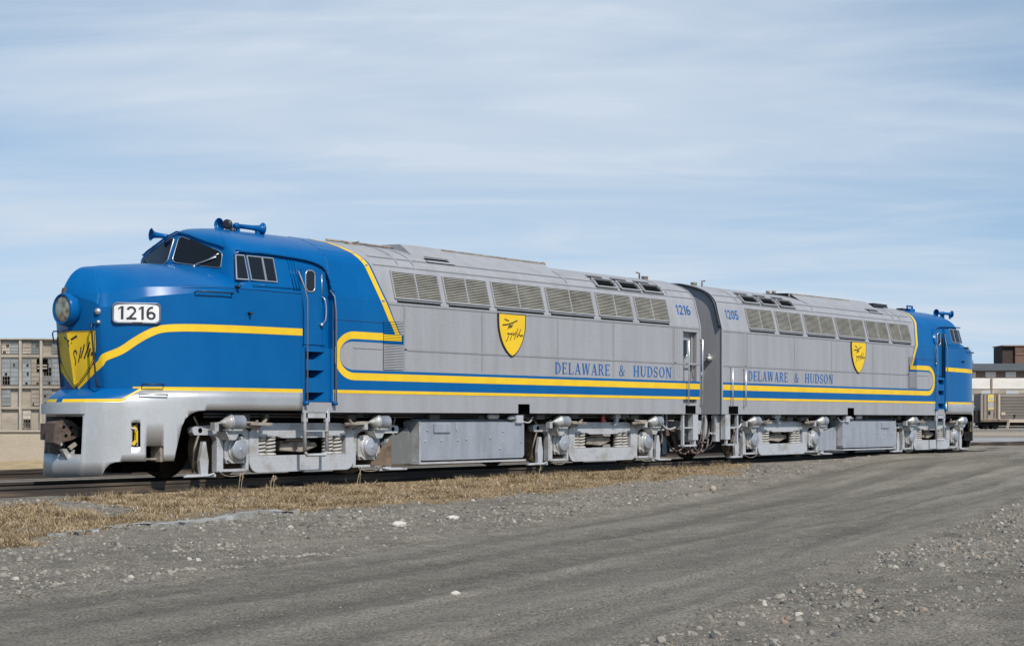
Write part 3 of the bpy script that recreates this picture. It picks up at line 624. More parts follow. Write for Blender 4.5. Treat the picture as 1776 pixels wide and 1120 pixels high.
    for q0 in (0,):                                          # roof over the doorway
        qs2 = list(np.linspace(3.70, 3.86, 3))+list(np.linspace(3.86, QT, 14))[1:]
        c.grid([[S(X, q, 0) for X in (DX0-.001, DX1+.001)] for q in qs2], 0, True)
    c.mirror()
    c.add([(DX0, 1.55, 3.2), (DX1, 1.55, 3.2), (DX1, 1.38, 3.86), (DX0, 1.38, 3.86)], [(0, 1, 2, 3)], 0)
    # rain gutter over the windows and doorway
    gpts = [(17.86, 3.875), (18.5, 3.868), (19.12, 3.85), (19.45, 3.83), (19.68, 3.79), (19.86, 3.71), (19.96, 3.52), (20.0, 3.30)]
    g3 = [S(X, q, .028) if X > 18.2 else tuple(Vector(cabp(50, q))+Vector((X-cabp(50, q)[0], -.028, 0))) for X, q in [tuple(z) for z in crom(gpts, 4)]]
    for a_, b_ in zip(g3[:-1], g3[1:]): c.bar(a_, b_, .075, .03, 0)
    c.tube([S(20.0, 3.30, .02), S(20.01, 2.6, .02)], .012, 6, 0)
    cab_o = part(c, 'cab', [BLUE], weld=True)
    # windshield panes: near and far side of the centre post
    def wpane(y_sign):
        g = M(); mp = lambda off: (lambda u, v: (lambda q_: (q_[0], q_[1]*y_sign, q_[2]))(cabp(lerp(1.6, 25.5, u), lerp(lerp(3.735, 3.575, u), brow(lerp(1.6, 25.5, u))-lerp(.045, .05, u)-.04*u**3, v), off)))
        pl = rrect(0, 1, 0, 1, .14, 6); rowfill(g, pl, mp(.008), 0, 12, 12)
        po = pl+[pl[0]]; pi_ = [(.5+(u-.5)*.983, .5+(v-.5)*.962) for u, v in po]
        g.grid([[mp(.004)(u, v) for u, v in po], [mp(.018)(u, v) for u, v in po], [mp(.018)(u, v) for u, v in pi_], [mp(.006)(u, v) for u, v in pi_]], 1, True)
        o = part(g, 'windshield', [GLASS, CHRM], cab_o)
        wz = M(); p0 = mp(.02)(.50, -.06); p1 = mp(.045)(.54, .05); p2 = mp(.035)(.86, .60)
        wz.tube([p0, p1, p2], .009, 6); wz.tube([mp(.03)(.70, .30), mp(.022)(.90, .85)], .008, 5); wz.lathe(p0, Vector(p1)-Vector(p0), [(0, .03), (.03, .02)], 8)
        part(wz, 'wiper', [CHRM if y_sign > 0 else BLK], cab_o)
    wpane(1); wpane(-1)
    g = M(); prev = [cabp(a, brow(a)+.02, .03) for a in np.linspace(0, 27, 16)]
    for a_, b_ in zip(prev[:-1], prev[1:]): g.bar(a_, b_, .03, .018)
    g.mirror(); part(g, 'windshield_visor', BLUE)
    # cab side windows: quarter light and two sliding panes
    for x0, x1, x0b, x1b, nm in ((17.86, 18.03, 17.80, 18.04, 'quarter_window'), (18.07, 18.42, 18.09, 18.34, 'side_window'), (18.42, 18.68, 18.36, 18.66, 'side_window')):
        g = M(); z0, z1 = 3.37, 3.805
        if nm == 'side_window': x0b, x1b = x0+.01, x1+.0
        def wm(u, v, off, x0=x0, x1=x1, x0b=x0b, x1b=x1b):
            z = lerp(z0, z1, v); X = lerp(lerp(x0b, x0, v), lerp(x1b, x1, v), u); y = -prof(z, off)[0]
            if X < 18.2: y = min(y+.06*((18.2-X)/.4)**2, y+.2)
            return (X, y, prof(z, off)[1] if off else z)
        g.grid([[wm(u, v, .010) for u in (0, .5, 1)] for v in (0, .5, 1)], 0, True)
        fr_ = [(0, 0), (1, 0), (1, 1), (0, 1), (0, 0)]; fi = [(.055, .04), (.945, .04), (.945, .96), (.055, .96), (.055, .04)]
        g.grid([[wm(u, v, .0) for u, v in fr_], [wm(u, v, .024) for u, v in fr_], [wm(u, v, .024) for u, v in fi], [wm(u, v, .010) for u, v in fi]], 1, False)
        part(g, nm, [GLASS, CHRM], cab_o)
    g = M(); pts = [NP(a, 3.215, .004) for a in np.linspace(a_of(16.75), NA, 40)]
    for a_, b_ in zip(pts[:-1], pts[1:]): g.bar(a_, b_, .006, .008)
    part(g, 'cab_seam', mat('blue_seam', (.004, .035, .11), .6), nose_o)
    g = M()
    for X in (19.06, 19.13, 19.20): g.tube([S(X-.03, 3.80, .012), S(X, 3.26, .012)], .010, 6)
    g.tube([(18.1, -1.553, 3.30), (19.2, -1.553, 3.30)], .008, 5); part(g, 'window_trim', BLUE, cab_o)

    # ---- front door recess: door, step panel, handrails
    d = M(); yd = -1.43
    d.grid([[(X, yd, z) for X in (DX0, DX1)] for z in (2.27, 3.70)], 0, False)
    for X in (DX0, DX1):
        d.grid([[(X, y, z) for y in (-1.55, yd)] for z in (1.12, 3.2)], 0, False)
        d.add([(X, -1.55, 3.2), (X, yd, 3.2), (X, yd, 3.665)], [(0, 1, 2)], 0)
    d.box(DX0+.07, DX1-.09, yd-.02, yd-.001, 2.33, 3.66, 0); d.box(DX1-.16, DX1-.145, yd-.03, yd-.001, 2.3, 3.6, 0)
    d.box(DX0+.001, DX0+.03, yd-.045, yd, 2.3, 3.5, 1)
    dr = part(d, 'front_door', [BLUE, BLK])
    g = M(); pl = rrect(19.40, 19.64, 3.26, 3.66, .10, 6); rowfill(g, pl, lambda u, v: (u, yd-.022, v), 0, 10, 4)
    po = pl+[pl[0]]; pi_ = rrect(19.415, 19.625, 3.28, 3.64, .085, 6); pi_.append(pi_[0])
    g.grid([[(u, yd-.018, v) for u, v in po], [(u, yd-.034, v) for u, v in po], [(u, yd-.034, v) for u, v in pi_], [(u, yd-.022, v) for u, v in pi_]], 1, True)
    part(g, 'door_window', [GLASS, CHRM], dr)
    g = M(); g.tube(crom([(19.80, yd-.02, 3.20), (19.82, yd-.09, 3.14), (19.84, yd-.10, 2.95), (19.82, yd-.09, 2.76), (19.78, yd-.02, 2.70)], 5), .013, 7); g.tube([(19.80, yd-.03, 3.6), (19.80, yd-.03, 3.2)], .010, 6); g.lathe((19.78, yd-.02, 2.69), (0, -1, 0), [(0, .03), (.05, .03)], 8); part(g, 'door_handle', CHRM, dr)
    d = M(); yp = -1.535; holes = [(1.335, 1.475), (1.73, 1.87), (2.06, 2.20)]
    zz_ = [1.31]+[z for h_ in holes for z in h_]+[2.27]; xh = (DX0+.001, DX0+.10, DX1-.20, DX1-.001)
    d.grid([[(X, yp, z) for X in xh] for z in zz_], 0, False, lambda i, j: j == 1 and i in (1, 3, 5))
    d.grid([[(X, y, 2.27) for X in (DX0, DX1)] for y in (yp, yd)], 0, False)
    for z0, z1 in holes:
        d.grid([[(X, y, z0) for X in (xh[1], xh[2]-.10)] for y in (yp, -1.2)], 0, False); d.grid([[(X, y, z1) for X in (xh[1], xh[2]-.1)] for y in (yp, -1.2)], 0, False)
        d.add([(xh[2], yp, z1), (xh[2]-.13, yp, z0), (xh[2]-.20, -1.25, z0), (xh[2]-.1, -1.25, z1)], [(0, 1, 2, 3)], 0); d.add([(xh[2], yp, z0), (xh[2], yp, z1), (xh[2]-.13, yp, z0)], [(0, 1, 2)], 0)
        d.grid([[(X, -1.2, z) for X in (xh[1], xh[2])] for z in (z0-.05, z1+.05)], 1, False); d.grid([[(xh[1], y, z) for y in (yp, -1.2)] for z in (z0, z1)], 0, False)
    d.box(DX0, DX1, -1.545, -1.50, 1.12, 1.30, 2); d.box(DX0-.0, DX0+.03, -1.552, -1.535, 1.31, 2.27, 0); d.box(DX1-.05, DX1, -1.552, -1.535, 1.31, 2.27, 0)
    part(d, 'step_panel', [BLUE, VOID, GREY])
    for X, top_ in ((DX0+.05, 3.64), (DX1+.005, 2.62)):
        g = M(); yo = -1.63
        pts = [(X, yo, 1.30), (X, yo, 3.1 if top_ > 3 else 2.9)]+([(X-.02, -1.59, 3.30), (X-.09, -1.50, 3.60), (X-.10, -1.46, 3.62)] if top_ > 3 else [(X-.01, -1.6, 3.2), (X-.05, -1.52, 3.32)])
        g.tube([(X, -1.55, 1.27)]+pts, .016, 8); g.lathe((X, -1.54, 1.28), (0, -1, 0), [(0, .04), (.10, .035)], 10, 1); part(g, 'handrail', [HRAIL, BLUE])
    # stirrup ladder under the door
    g = M(); y0 = -1.52; xa, xb = 19.32, 19.86
    for X in (xa, xb): g.tube([(X+(.0 if X == xa else .06), y0+.02, 1.27), (X, y0, 1.12), (X, y0-.01, .42)], .035, 8); g.box(X-.05, X+.05, y0-.03, y0+.03, .95, 1.12)
    g.tube([(xa, y0-.01, .42), (xa+.05, y0-.01, .36), (xb-.05, y0-.01, .36), (xb, y0-.01, .42)], .03, 8); g.box(xa, xb, y0-.05, y0+.06, .78, .80); g.box(xa, xb, y0-.03, y0+.06, 1.02, 1.11)
    part(g, 'entry_ladder', TRUCKM)

    # ---- louvres
    for x0, x1 in ((21.63, 22.91), (23.09, 24.38), (24.56, 26.16), (26.345, 27.935), (28.135, 29.415), (29.61, 30.89)):
        g = M(); z0, z1 = 3.285, 3.775; ns = 15
        g.grid([[S(X, q, .004) for X in (x0, x1)] for q in (z0, z1)], 1, False)
        for k in range(ns):
            q = lerp(z0, z1, (k+.2)/ns); h_ = (z1-z0)/ns
            g.grid([[S(X, q, .026) for X in (x0, x1)], [S(X, q+h_*.40, .020) for X in (x0, x1)], [S(X, q+h_*.46, .006) for X in (x0, x1)]], 0, False)
            g.grid([[S(X, q, .026) for X in (x0, x1)], [S(X, q-.003, .005) for X in (x0, x1)]], 0, False)
        xm = (x0+x1)/2
        for a_, b_, c_, d_ in ((x0-.025, x0, z0-.02, z1+.02), (x1, x1+.025, z0-.02, z1+.02), (x0, x1, z1, z1+.02), (x0, x1, z0-.02, z0), (xm-.014, xm+.014, z0, z1)):
            g.grid([[S(X, q, .031) for X in (a_, b_)] for q in (c_, d_)], 2, False)
            for q in (c_, d_): g.grid([[S(X, q, .031) for X in (a_, b_)], [S(X, q, 0) for X in (a_, b_)]], 2, False)
            for X in (a_, b_): g.grid([[S(X, q, .031) for q in (c_, d_)], [S(X, q, 0) for q in (c_, d_)]], 2, False)
        g.grid([[S(X, q, .034) for X in (x0+.04, x1-.02)] for q in (z0-.060, z0-.048)], 2, False)
        g.grid([[S(X, z0-.048, o) for X in (x0+.04, x1-.02)] for o in (.034, 0)], 2, False); g.grid([[S(X, q, .006) for X in (x0+.04, x1-.02)] for q in (z0-.09, z0-.060)], 1, False)
        part(g, 'louver_panel', [SLAT, SLATD, GREY])
    # side intake with fine horizontal slats, painted over with the stripe
    g = M(); x0, x1, z0, z1 = 21.28, 21.83, 1.93, 2.83; ns = 30
    bX = lambda z: interp(z, [2.42, 3.23], [21.84, 21.385]); yl = lambda z: interp(z, [2.47, 3.23], [21.735, 21.27])
    for k in range(ns):
        z = lerp(z0, z1, k/ns); h_ = (z1-z0)/ns; zc = z+h_/2
        if zc > 2.60: segs = [(x0, yl(zc)-.06, 1), (yl(zc)-.06, min(x1, yl(zc)+.06), 2), (min(x1, yl(zc)+.06), min(x1, bX(zc)), 1), (min(x1, bX(zc)), x1, 0)]
        elif zc > 2.468: segs = [(x0, 21.77, 2), (21.77, x1, 1)]
        elif zc > 2.42: segs = [(x0, x1, 1)]
        else: segs = [(x0, x1, 0)]
        for a_, b_, mi in segs:
            if b_-a_ < .003: continue
            g.add([(a_, -1.572, z), (b_, -1.572, z), (b_, -1.566, z+h_*.60), (a_, -1.566, z+h_*.60), (a_, -1.557, z), (b_, -1.557, z)], [(0, 1, 2, 3), (0, 4, 5, 1)], mi)
    g.add([(x0, -1.558, z0), (x1, -1.558, z0), (x1, -1.558, z1), (x0, -1.558, z1)], [(0, 1, 2, 3)], 3)
    part(g, 'side_intake', [GREY, BLUE, YEL, SLATD])
    # shields, lettering and numbers
    g = M(); sX = (24.60+25.50)/2; mp = lambda off: (lambda u, v: (sX+.45*u, -1.55-off, 3.155+v*.88))
    rowfill(g, sh, mp(.030), 1, 26, 6); rowfill(g, [(u*.93, -.45+(v+.45)*.955) for u, v in sh], mp(.034), 0, 26, 6)
    pl = sh+[sh[0]]; g.grid([[mp(.03)(u, v) for u, v in pl], [mp(.0)(u, v) for u, v in pl]], 1, False)
    for i_, stx in enumerate(SCRIPT_SIDE):
        uv = [(((x-985)/115-1)*(1 if near else -1), -(y-612)/383) for x, y in stx]
        strip(g, [tuple(q_) for q_ in crom(uv, 4)], .030, lambda u, v: mp(.037+i_*.0003)(u, v), 1, .02)
    part(g, 'side_shield', [YEL, BKTXT])
    g = M()
    for word, X0, X1 in (('DELAWARE', 26.506, 28.508), ('&', 28.84, 29.09), ('HUDSON', 29.398, 30.969)):
        polys, wd = glyphs(word)
        if not near: X0, X1 = 26.506+30.969-X1, 26.506+30.969-X0
        for i_, q_ in enumerate(polys): g.add([(txX(X0, X1, x/wd), -1.5565-.00025*(i_ % 14), 1.965+.243*z) for x, z in q_], [tuple(range(len(q_)))], 0)
    part(g, 'lettering', BLTXT)
    g = M(); vs, fs = font_mesh(number, 1)
    for i_, f1 in enumerate(fs): g.add([S(txX(31.29, 31.90, vs[k_][0]), lerp(3.475, 3.70, vs[k_][1]), .006+.0002*(i_ % 40)) for k_ in f1], [tuple(range(len(f1)))], 0)
    part(g, 'road_number', BLTXT)

    # ---- roof gear
    g = M(); tops = [(28.30, 29.0), (29.22, 29.93), (30.13, 30.86)]
    for x0, x1 in tops:
        qa, qb = 3.95, 4.16
        g.grid([[S(X, q, .012) for X in (x0, x1)] for q in (qa, (qa+qb)/2, qb)], 1, False)
        for q in (qa+.10,): g.grid([[S(X, q, .02) for X in (x0, x1)], [S(X, q+.008, .045) for X in (x0, x1)]], 2, False)
        for a_, b_ in ((qa-.03, qa), (qb, qb+.02)):
            g.grid([[S(X, q, .06) for X in (x0-.05, x1+.05)] for q in (a_, b_)], 0, False)
            for q in (a_, b_): g.grid([[S(X, q, o) for X in (x0-.05, x1+.05)] for o in (.06, 0)], 0, False)
        for X in (x0-.05, x1):
            g.grid([[S(X+d_, q, .06) for q in (qa, (qa+qb)/2, qb)] for d_ in (0, .05)], 0, False)
            for d_ in (0, .05): g.grid([[S(X+d_, q, o) for q in (qa, qb)] for o in (.06, 0)], 0, False)
        g.grid([[S(X, q, .014) for X in (x0+.05, x1-.1)] for q in (4.30, 4.36)], 1, False); g.bar(S(x0+.03, 4.37, .03), S(x1-.08, 4.37, .03), .05, .02, 0)
    part(g, 'roof_vent', [GREY, VOID, VENTD])
    g = M()                                                   # raised hatch rail along the roof
    pts = lambda X, h: [S(X, 4.42, 0), (X, -.62, 4.33+h), (X, .3, 4.40+h*.7)]
    g.grid([pts(22.72, .12), pts(23.2, .13), pts(24.2, .12), pts(27.25, .10)], 0, False); g.add(pts(22.72, .12)+[(22.72, .3, 4.3), S(22.72, 4.42, 0)], [(0, 1, 2, 3)], 0)
    g.bar((23.9, -.66, 4.425), (27.25, -.66, 4.41), .05, .03, 2); g.bar((27.25, -.62, 4.42), (27.25, -.62, 4.33), .04, .04, 0)
    g.grid([[S(X, q, .012) for X in (22.92, 23.62)] for q in (4.16, 4.30)], 1, False); g.grid([[S(X, q, .03) for X in (22.85, 23.68)] for q in (4.11, 4.16)], 0, False); g.grid([[S(X, 4.16, o) for X in (22.85, 23.68)] for o in (.03, 0)], 0, False)
    g.bar(S(22.95, 4.31, .04), S(23.65, 4.31, .03), .05, .015, 0)
    part(g, 'roof_hatch', [GREY, VOID, DIRTY])
    for X, y in ((27.62, -.35), (27.75, -.25)): g = M(); g.lathe((X, y, 4.34), (0, 0, 1), [(0, .03), (.08, .03), (.09, .06), (.14, .06), (.15, .02)], 10); part(g, 'roof_valve', DIRTY)
    g = M(); g.lathe((31.6, -.35, 4.34), (0, 0, 1), [(0, .08), (.08, .08), (.09, .09), (.11, .09)], 12); part(g, 'roof_vent_cap', DIRTY)
    g = M(); g.tube([(31.3, -.4, 4.36), (31.3, -.4, 4.50), (31.18, -.4, 4.51)], .022, 8); part(g, 'vent_pipe', DIRTY)
    g = M(); g.box(21.4, 21.75, -.5, -.4, 4.33, 4.37); g.tube([(21.45, -.45, 4.36), (21.75, -.45, 4.43)], .012, 6); part(g, 'roof_bracket', DIRTY)
    g = M(); g.tube([S(X, 4.98, .03) for X in np.linspace(20.9, 24, 6)], .022, 6); part(g, 'roof_conduit', DIRTY)
    # horns
    def horn(p0, p1, r, ped=True, nm='horn'):
        h_ = M(); p0 = Vector(p0); p1 = Vector(p1); d_ = p1-p0; L_ = d_.length
        h_.lathe(p0, d_, [(-.03, .03), (0, .055), (.05, .06), (.055, .04), (L_*.6, .045), (L_*.8, .055), (L_*.90, .065), (L_*.96, .09), (L_, .115), (L_+.004, .11), (L_-.06, .06), (L_-.1, .02)], 20)
        if ped:
            for t in (.1, .8): q_ = p0+d_*t; h_.bar(q_+Vector((0, 0, -.03)), q_+Vector((0, 0, -.16)), .06, .05)
        part(h_, nm, BLUE)
    if near:
        horn((18.60, -.50, 4.435), (19.20, -.55, 4.43), .13); horn((18.72, -.30, 4.44), (18.36, -.34, 4.45), .1)
        horn((18.02, .50, 4.25), (17.62, .62, 4.275), .1, False)
        h_ = M(); h_.lathe((18.44, -.5, 4.44), (-1, -.3, 0), [(0, .09), (.05, .09), (.06, .05)], 16); h_.lathe((18.47, -.58, 4.38), (0, 0, -1), [(0, .05), (.08, .06), (.10, .03)], 10); part(h_, 'horn_valve', BLK)
    else:
        horn((17.45, -.62, 4.38), (17.72, -.55, 4.40), .13); horn((17.40, -.62, 4.39), (17.10, -.80, 4.37), .13)
        h_ = M(); h_.box(19.15, 19.5, -.5, -.3, 4.33, 4.44); h_.tube([(19.15, -.4, 4.40), (19.15, -.4, 4.52), (19.5, -.4, 4.52), (19.5, -.4, 4.40)], .03, 8); part(h_, 'roof_beacon_bracket', BLUE)
        h_ = M(); h_.box(19.75, 19.95, -.45, -.25, 4.34, 4.43); h_.box(21.3, 22.2, -.6, -.2, 4.36, 4.45); part(h_, 'roof_box', BLK)

    # ---- rear door, rails, steps, jumper sockets and hoses
    if near:
        d = M(); yd2 = -1.42
        d.grid([[(X, yd2, z) for X in (RX0, RX1)] for z in (1.38, 3.07)], 0, False); d.box(RX0+.02, RX1-.14, yd2-.02, yd2-.001, 1.4, 2.98, 0); d.box(RX1-.10, RX1-.06, yd2-.05, yd2-.001, 1.4, 3.0, 0)
        d.box(RX0-.02, RX1+.02, -1.575, -1.549, 3.07, 3.10, 0)
        for z0, z1, mi in ((1.47, 1.53, 2), (1.532, 1.709, 1), (1.712, 1.846, 2), (1.847, 1.90, 1)): d.add([(RX0+.001, yd2-.055, z0), (RX1-.001, yd2-.055, z0), (RX1-.001, yd2-.055, z1), (RX0+.001, yd2-.055, z1)], [(0, 1, 2, 3)], mi)
        rd = part(d, 'rear_door', [GREY, BLUE, YEL])
        g = M(); pl = rrect(RX0+.07, RX0+.33, 2.45, 2.90, .11, 6); rowfill(g, pl, lambda u, v: (u, yd2-.022, v), 0, 10, 4); po = pl+[pl[0]]; pi_ = rrect(RX0+.085, RX0+.315, 2.47, 2.88, .10, 6); pi_.append(pi_[0])
        g.grid([[(u, yd2-.018, v) for u, v in po], [(u, yd2-.036, v) for u, v in po], [(u, yd2-.036, v) for u, v in pi_], [(u, yd2-.022, v) for u, v in pi_]], 1, True); part(g, 'door_window', [GLASS, CHRM], rd)
        g = M(); g.tube(crom([(RX1-.12, yd2-.02, 2.35), (RX1-.11, yd2-.08, 2.25), (RX1-.08, yd2-.08, 2.05), (RX1-.06, yd2-.02, 1.95)], 4), .012, 6); part(g, 'door_handle', DIRTY, rd)
        rails = [(RX0+.12, 2.87, 1.33), (XE-.02, 2.92, 1.33)]
    else: rails = [(31.82, 2.27, 1.30), (31.20, 2.24, 1.30)]
    for X, zt, zb_ in rails:
        g = M(); g.tube([(X, -1.55, zt), (X, -1.63, zt-.02), (X, -1.63, zb_+.02), (X, -1.55, zb_)], .016, 8); part(g, 'rear_handrail', CHRM)
    g = M(); sx0, sx1 = (31.52, 32.02) if near else (31.42, 31.92); y0 = -1.50
    for X in (sx0, sx1): g.box(X-.03, X+.03, y0-.02, y0+.04, .36, 1.29)
    g.box(sx0-.02, sx1+.02, y0-.05, y0+.12, .35, .39); g.box(sx0, sx1, y0-.03, y0+.12, .78, .81); g.box(sx1-.12, sx1+.10, y0-.04, y0+.10, .5, 1.2)
    part(g, 'rear_steps', TRUCKM)
    g = M()
    g.add([(sx0+.03, -1.556, 1.13), (sx1-.03, -1.556, 1.13), (sx1-.03, -1.556, 1.32), (sx0+.03, -1.556, 1.32)], [(0, 1, 2, 3)], 0); part(g, 'step_pocket', VOID)
    for y, z in ((-1.22, 2.48), (-.55, 2.30), (-.95, 2.10), (-.75, 1.95)):
        g = M(); g.lathe((XE, y, z), (1, 0, .1), [(0, .07), (.10, .065), (.11, .045), (.15, .04)], 12); g.tube([(XE+.02, y, z+.07), (XE+.10, y, z+.10)], .03, 6)
        part(g, 'jumper_socket', SILV)
    g = M(); g.tube([(XE+.035, -prof(q)[0]+.03, prof(q)[1]-.02) for q in np.linspace(3.25, QT, 24)], .028, 6); part(g, 'end_seal', BLK)
    g = M(); xr = 32.69
    for k, (y, dz) in enumerate(((-1.15, .0), (-1.0, -.04), (-.85, .02), (-.65, -.06), (-.45, .0))):
        g.tube(crom([(XE-.1, y, .85), (XE+.05, y-.05, .62), (XE+.22, y-.10, .30+dz), (xr-.02, y-.12, .20+dz)], 6), .022, 7)
    part(g, 'air_hose', HOSE)
    g = M()
    for y, x_, d_ in ((-1.30, .10, .12), (-1.05, .20, .05), (-.9, .02, .25), (-.55, .15, .1), (-1.2, -.2, .18)): g.tube(crom([(XE-.05+x_*.3, y, 1.08), (XE+x_*.5, y-.03, .80), (XE+.08+x_, y-.06, .55-d_), (xr-.05, y-.05, .40-d_)], 5), .018, 6)
    part(g, 'jumper_cable', BLK)
    g = M(); g.box(XE-.10, XE+.02, -1.08, -.98, .50, 1.10); g.prism([(XE-.05, .95), (XE+.26, .98), (XE+.26, .74), (XE+.12, .62), (XE-.05, .66)], -.98, -.86); g.bar((XE-.4, -1.33, .62), (XE+.25, -1.33, .66), .04, .04); part(g, 'end_post', TRUCKM)
    g = M(); g.bar((XE-.3, 0, .80), (xr-.15, 0, .79), .2, .22); g.prism([(xr-.28, .60), (xr-.02, .58), (xr+.02, .75), (xr-.02, .98), (xr-.28, .96)], -.2, .2); part(g, 'rear_coupler', RUST)
    g = M(); g.box(XE-.22, XE-.02, -1.36, -1.24, .45, 1.1); g.box(XE-.5, XE-.3, -1.3, 1.3, .75, .95); g.tube(crom([(30.9, -1.3, 1.1), (30.95, -1.32, .85), (31.2, -1.32, .76), (31.5, -1.3, .8)], 5), .025, 7)
    for X in (31.0, 31.15): g.bar((X, -1.28, 1.12), (X, -1.28, .78), .03, .03)
    g.prism([(30.55, .46), (30.75, .42), (31.05, .46), (31.1, .58), (30.9, .66), (30.6, .62)], -1.0, -.8, 1); g.bar((30.45, -1.15, .35), (30.75, -1.15, .68), .04, .05)
    part(g, 'end_brackets', [TRUCKM, BRWN])
    # ---- underframe, tank, battery boxes
    g = M(); g.box(16.9, XE-.1, -1.15, 1.15, .98, 1.12, 0); g.box(22.0, 26.0, -1.0, 1.0, .3, .98, 0)  # near-black box added to block light and carry the shade under the body
    rnd = random.Random(3 if near else 5)
    for k in range(26):
        X = rnd.uniform(17.3, 31.2); y = -1.2-rnd.random()*.2; z = rnd.uniform(1.0, 1.08); g.box(X, X+rnd.uniform(.06, .3), y, y+.1, z-.05, z+.05, 1)
    for z in (1.04, 1.09): g.tube([(17.3, -1.2, z), (24, -1.22, z), (32.0, -1.2, z)], .018, 6, 1)
    part(g, 'underframe', [VOID, mat('grimy_steel', (.10, .09, .08), .8)])
    g = M(); x0, x1 = 22.46, 25.66; yt = -1.40
    g.add([(x0, yt, .25), (x1, yt, .25), (x1, yt, .93), (x0, yt, .93)], [(0, 1, 2, 3)], 0)
    g.prism([(x0, .25), (x0+.05, .20), (x1-.05, .20), (x1, .25), (x1, .26), (x0, .26)], yt+.002, -.9, 0)
    g.add([(x0, yt, .93), (x1, yt, .93), (x1, yt+.10, 1.0), (x0, yt+.10, 1.0)], [(0, 1, 2, 3)], 0)
    for X in (x0, x1): g.add([(X, yt, .25), (X, yt, .93), (X, yt+.10, 1.0), (X, -.9, 1.0), (X, -.9, .25)], [(0, 1, 2, 3, 4)], 1)
    g.box(x0-.04, x0-.001, yt-.02, -1.0, .17, .95, 1); g.box(x0-.05, x1+.02, yt-.03, -1.0, .13, .165, 1)
    g.box(x0+.38, x0+.86, yt-.035, yt, .74, .90, 0); g.box(x0+1.04, x0+1.07, yt-.02, yt, .78, .92, 1)
    for X, z in ((.2, .78), (.15, .57), (.62, .58), (1.10, .58), (1.35, .60), (2.5, .75), (2.1, .62), (3.1, .52), (2.4, .40)): g.lathe((x0+X, yt, z), (0, -1, 0), [(0, .018), (.02, .016)], 8, 1)
    part(g, 'fuel_tank', [TANKM, TRUCKM])
    g = M(); g.prism([(21.60, .14), (22.40, .14), (22.40, .70), (22.30, .84), (22.20, .80), (22.05, .70), (21.9, .70), (21.60, .42)] if near else [(25.70, .14), (26.7, .14), (26.7, .62), (25.75, .80), (25.70, .80)], -1.22, -.9, 0)
    if near: g.prism([(21.30, .12), (21.85, .12), (21.85, .62), (21.5, .36), (21.30, .24)], -1.225, -1.0, 1)
    part(g, 'equipment_box', [TANKM if not near else mat('scratched_dark_paint', (.12, .125, .12), .6, 0, scale=(6, 6, 2), col2=(.20, .19, .17), lo=.55, hi=.7), BRWN])
    g = M(); X = 25.4
    g.lathe((X-.3, -1.42, 1.02), (1, 0, .1), [(0, .03), (.1, .05), (.2, .05), (.3, .03)], 10); g.box(X-.06, X+.16, -1.46, -1.34, .92, 1.08); g.tube(crom([(X+.16, -1.42, .95), (X+.4, -1.42, .93), (X+.55, -1.4, 1.05)], 5), .018, 6)
    part(g, 'fuel_filler', TRUCKM)
    g = M(); g.lathe((24.5, -1.38, 1.06), (1, 0, 0), [(0, .03), (.05, .06), (.3, .06), (.34, .03)], 10); part(g, 'fuel_strainer', TRUCKM)
    g = M(); g.box(29.0, 29.3, -1.36, -1.26, 1.02, 1.11); g.prism([(29.05, 1.02), (29.16, 1.02), (29.10, .90), (28.98, .86)], -1.34, -1.28); part(g, 'floor_bracket', TRUCKM)
    if near:
        g = M(); g.prism([(28.55, .93), (28.72, .95), (28.66, 1.0), (28.62, 1.10), (28.57, 1.10)], -1.3, -1.26); part(g, 'red_handle', RED)
    # interior seen through the windshield: pale control stand behind the pane
    make_truck(root, 19.556, 1 if near else -1, TR, flip, near)
    make_truck(root, 28.69, 1 if near else -1, TR, flip, near)
    return root

build_loco((24, 0, 0), 0, 1, '1216', 'blue and grey diesel locomotive numbered 1216, nearer one with sharp nose at left')
build_loco((41.38, 0, 0), math.pi, -1, '1205', 'blue and grey diesel locomotive numbered 1205, farther one with blue cab at right')
# ------------------------------------------------------------------ the ground, road, track
fwd = np.array([math.sin(PSI), math.cos(PSI)]); rgt = np.array([math.cos(PSI), -math.sin(PSI)])
def gp(px, py, z=-.5):                                      # a spot of ground seen at this place in the photograph
    dep = FPX*(1.0-z)/(py-726.5); o = dep*fwd+dep*(px-888)/FPX*rgt; return (o[0], o[1]-22.15)
def far(px, dep):
    o = dep*fwd+dep*(px-888)/FPX*rgt; return np.array([o[0], o[1]-22.15])
def vnoise(x, y, seed=0):
    xi = np.floor(x).astype(int); yi = np.floor(y).astype(int); fx = x-xi; fy = y-yi; fx = fx*fx*(3-2*fx); fy = fy*fy*(3-2*fy)
    def h(a, b):
        n = (a*374761393+b*668265263+seed*974634777) & 0x7fffffff; n = ((n ^ (n >> 13))*1274126177) & 0x7fffffff; return ((n ^ (n >> 16)) & 0xffff)/65535.0
    return (h(xi, yi)*(1-fx)+h(xi+1, yi)*fx)*(1-fy)+(h(xi, yi+1)*(1-fx)+h(xi+1, yi+1)*fx)*fy
def fbm(x, y, o=4, seed=0):
    r = 0; a = .5
    for k in range(o): r = r+a*vnoise(x, y, seed+k); x = x*2.03+7.1; y = y*2.03+3.7; a *= .5
    return r/(1-.5**o)
def axis(a, b, step, far_):
    c = np.arange(a, b, step); out = []; d = step; x = b
    while x < far_: out.append(x); d *= 1.35; x += d
    lo = []; d = step; x = a-step
    while x > -far_: lo.append(x); d *= 1.35; x -= d
    return np.array(lo[::-1]+list(c)+out+[far_])
gx = axis(2.5, 62, .085, 2600); gy = axis(-18.5, 2.2, .085, 2600)
GX, GY = np.meshgrid(gx, gy)
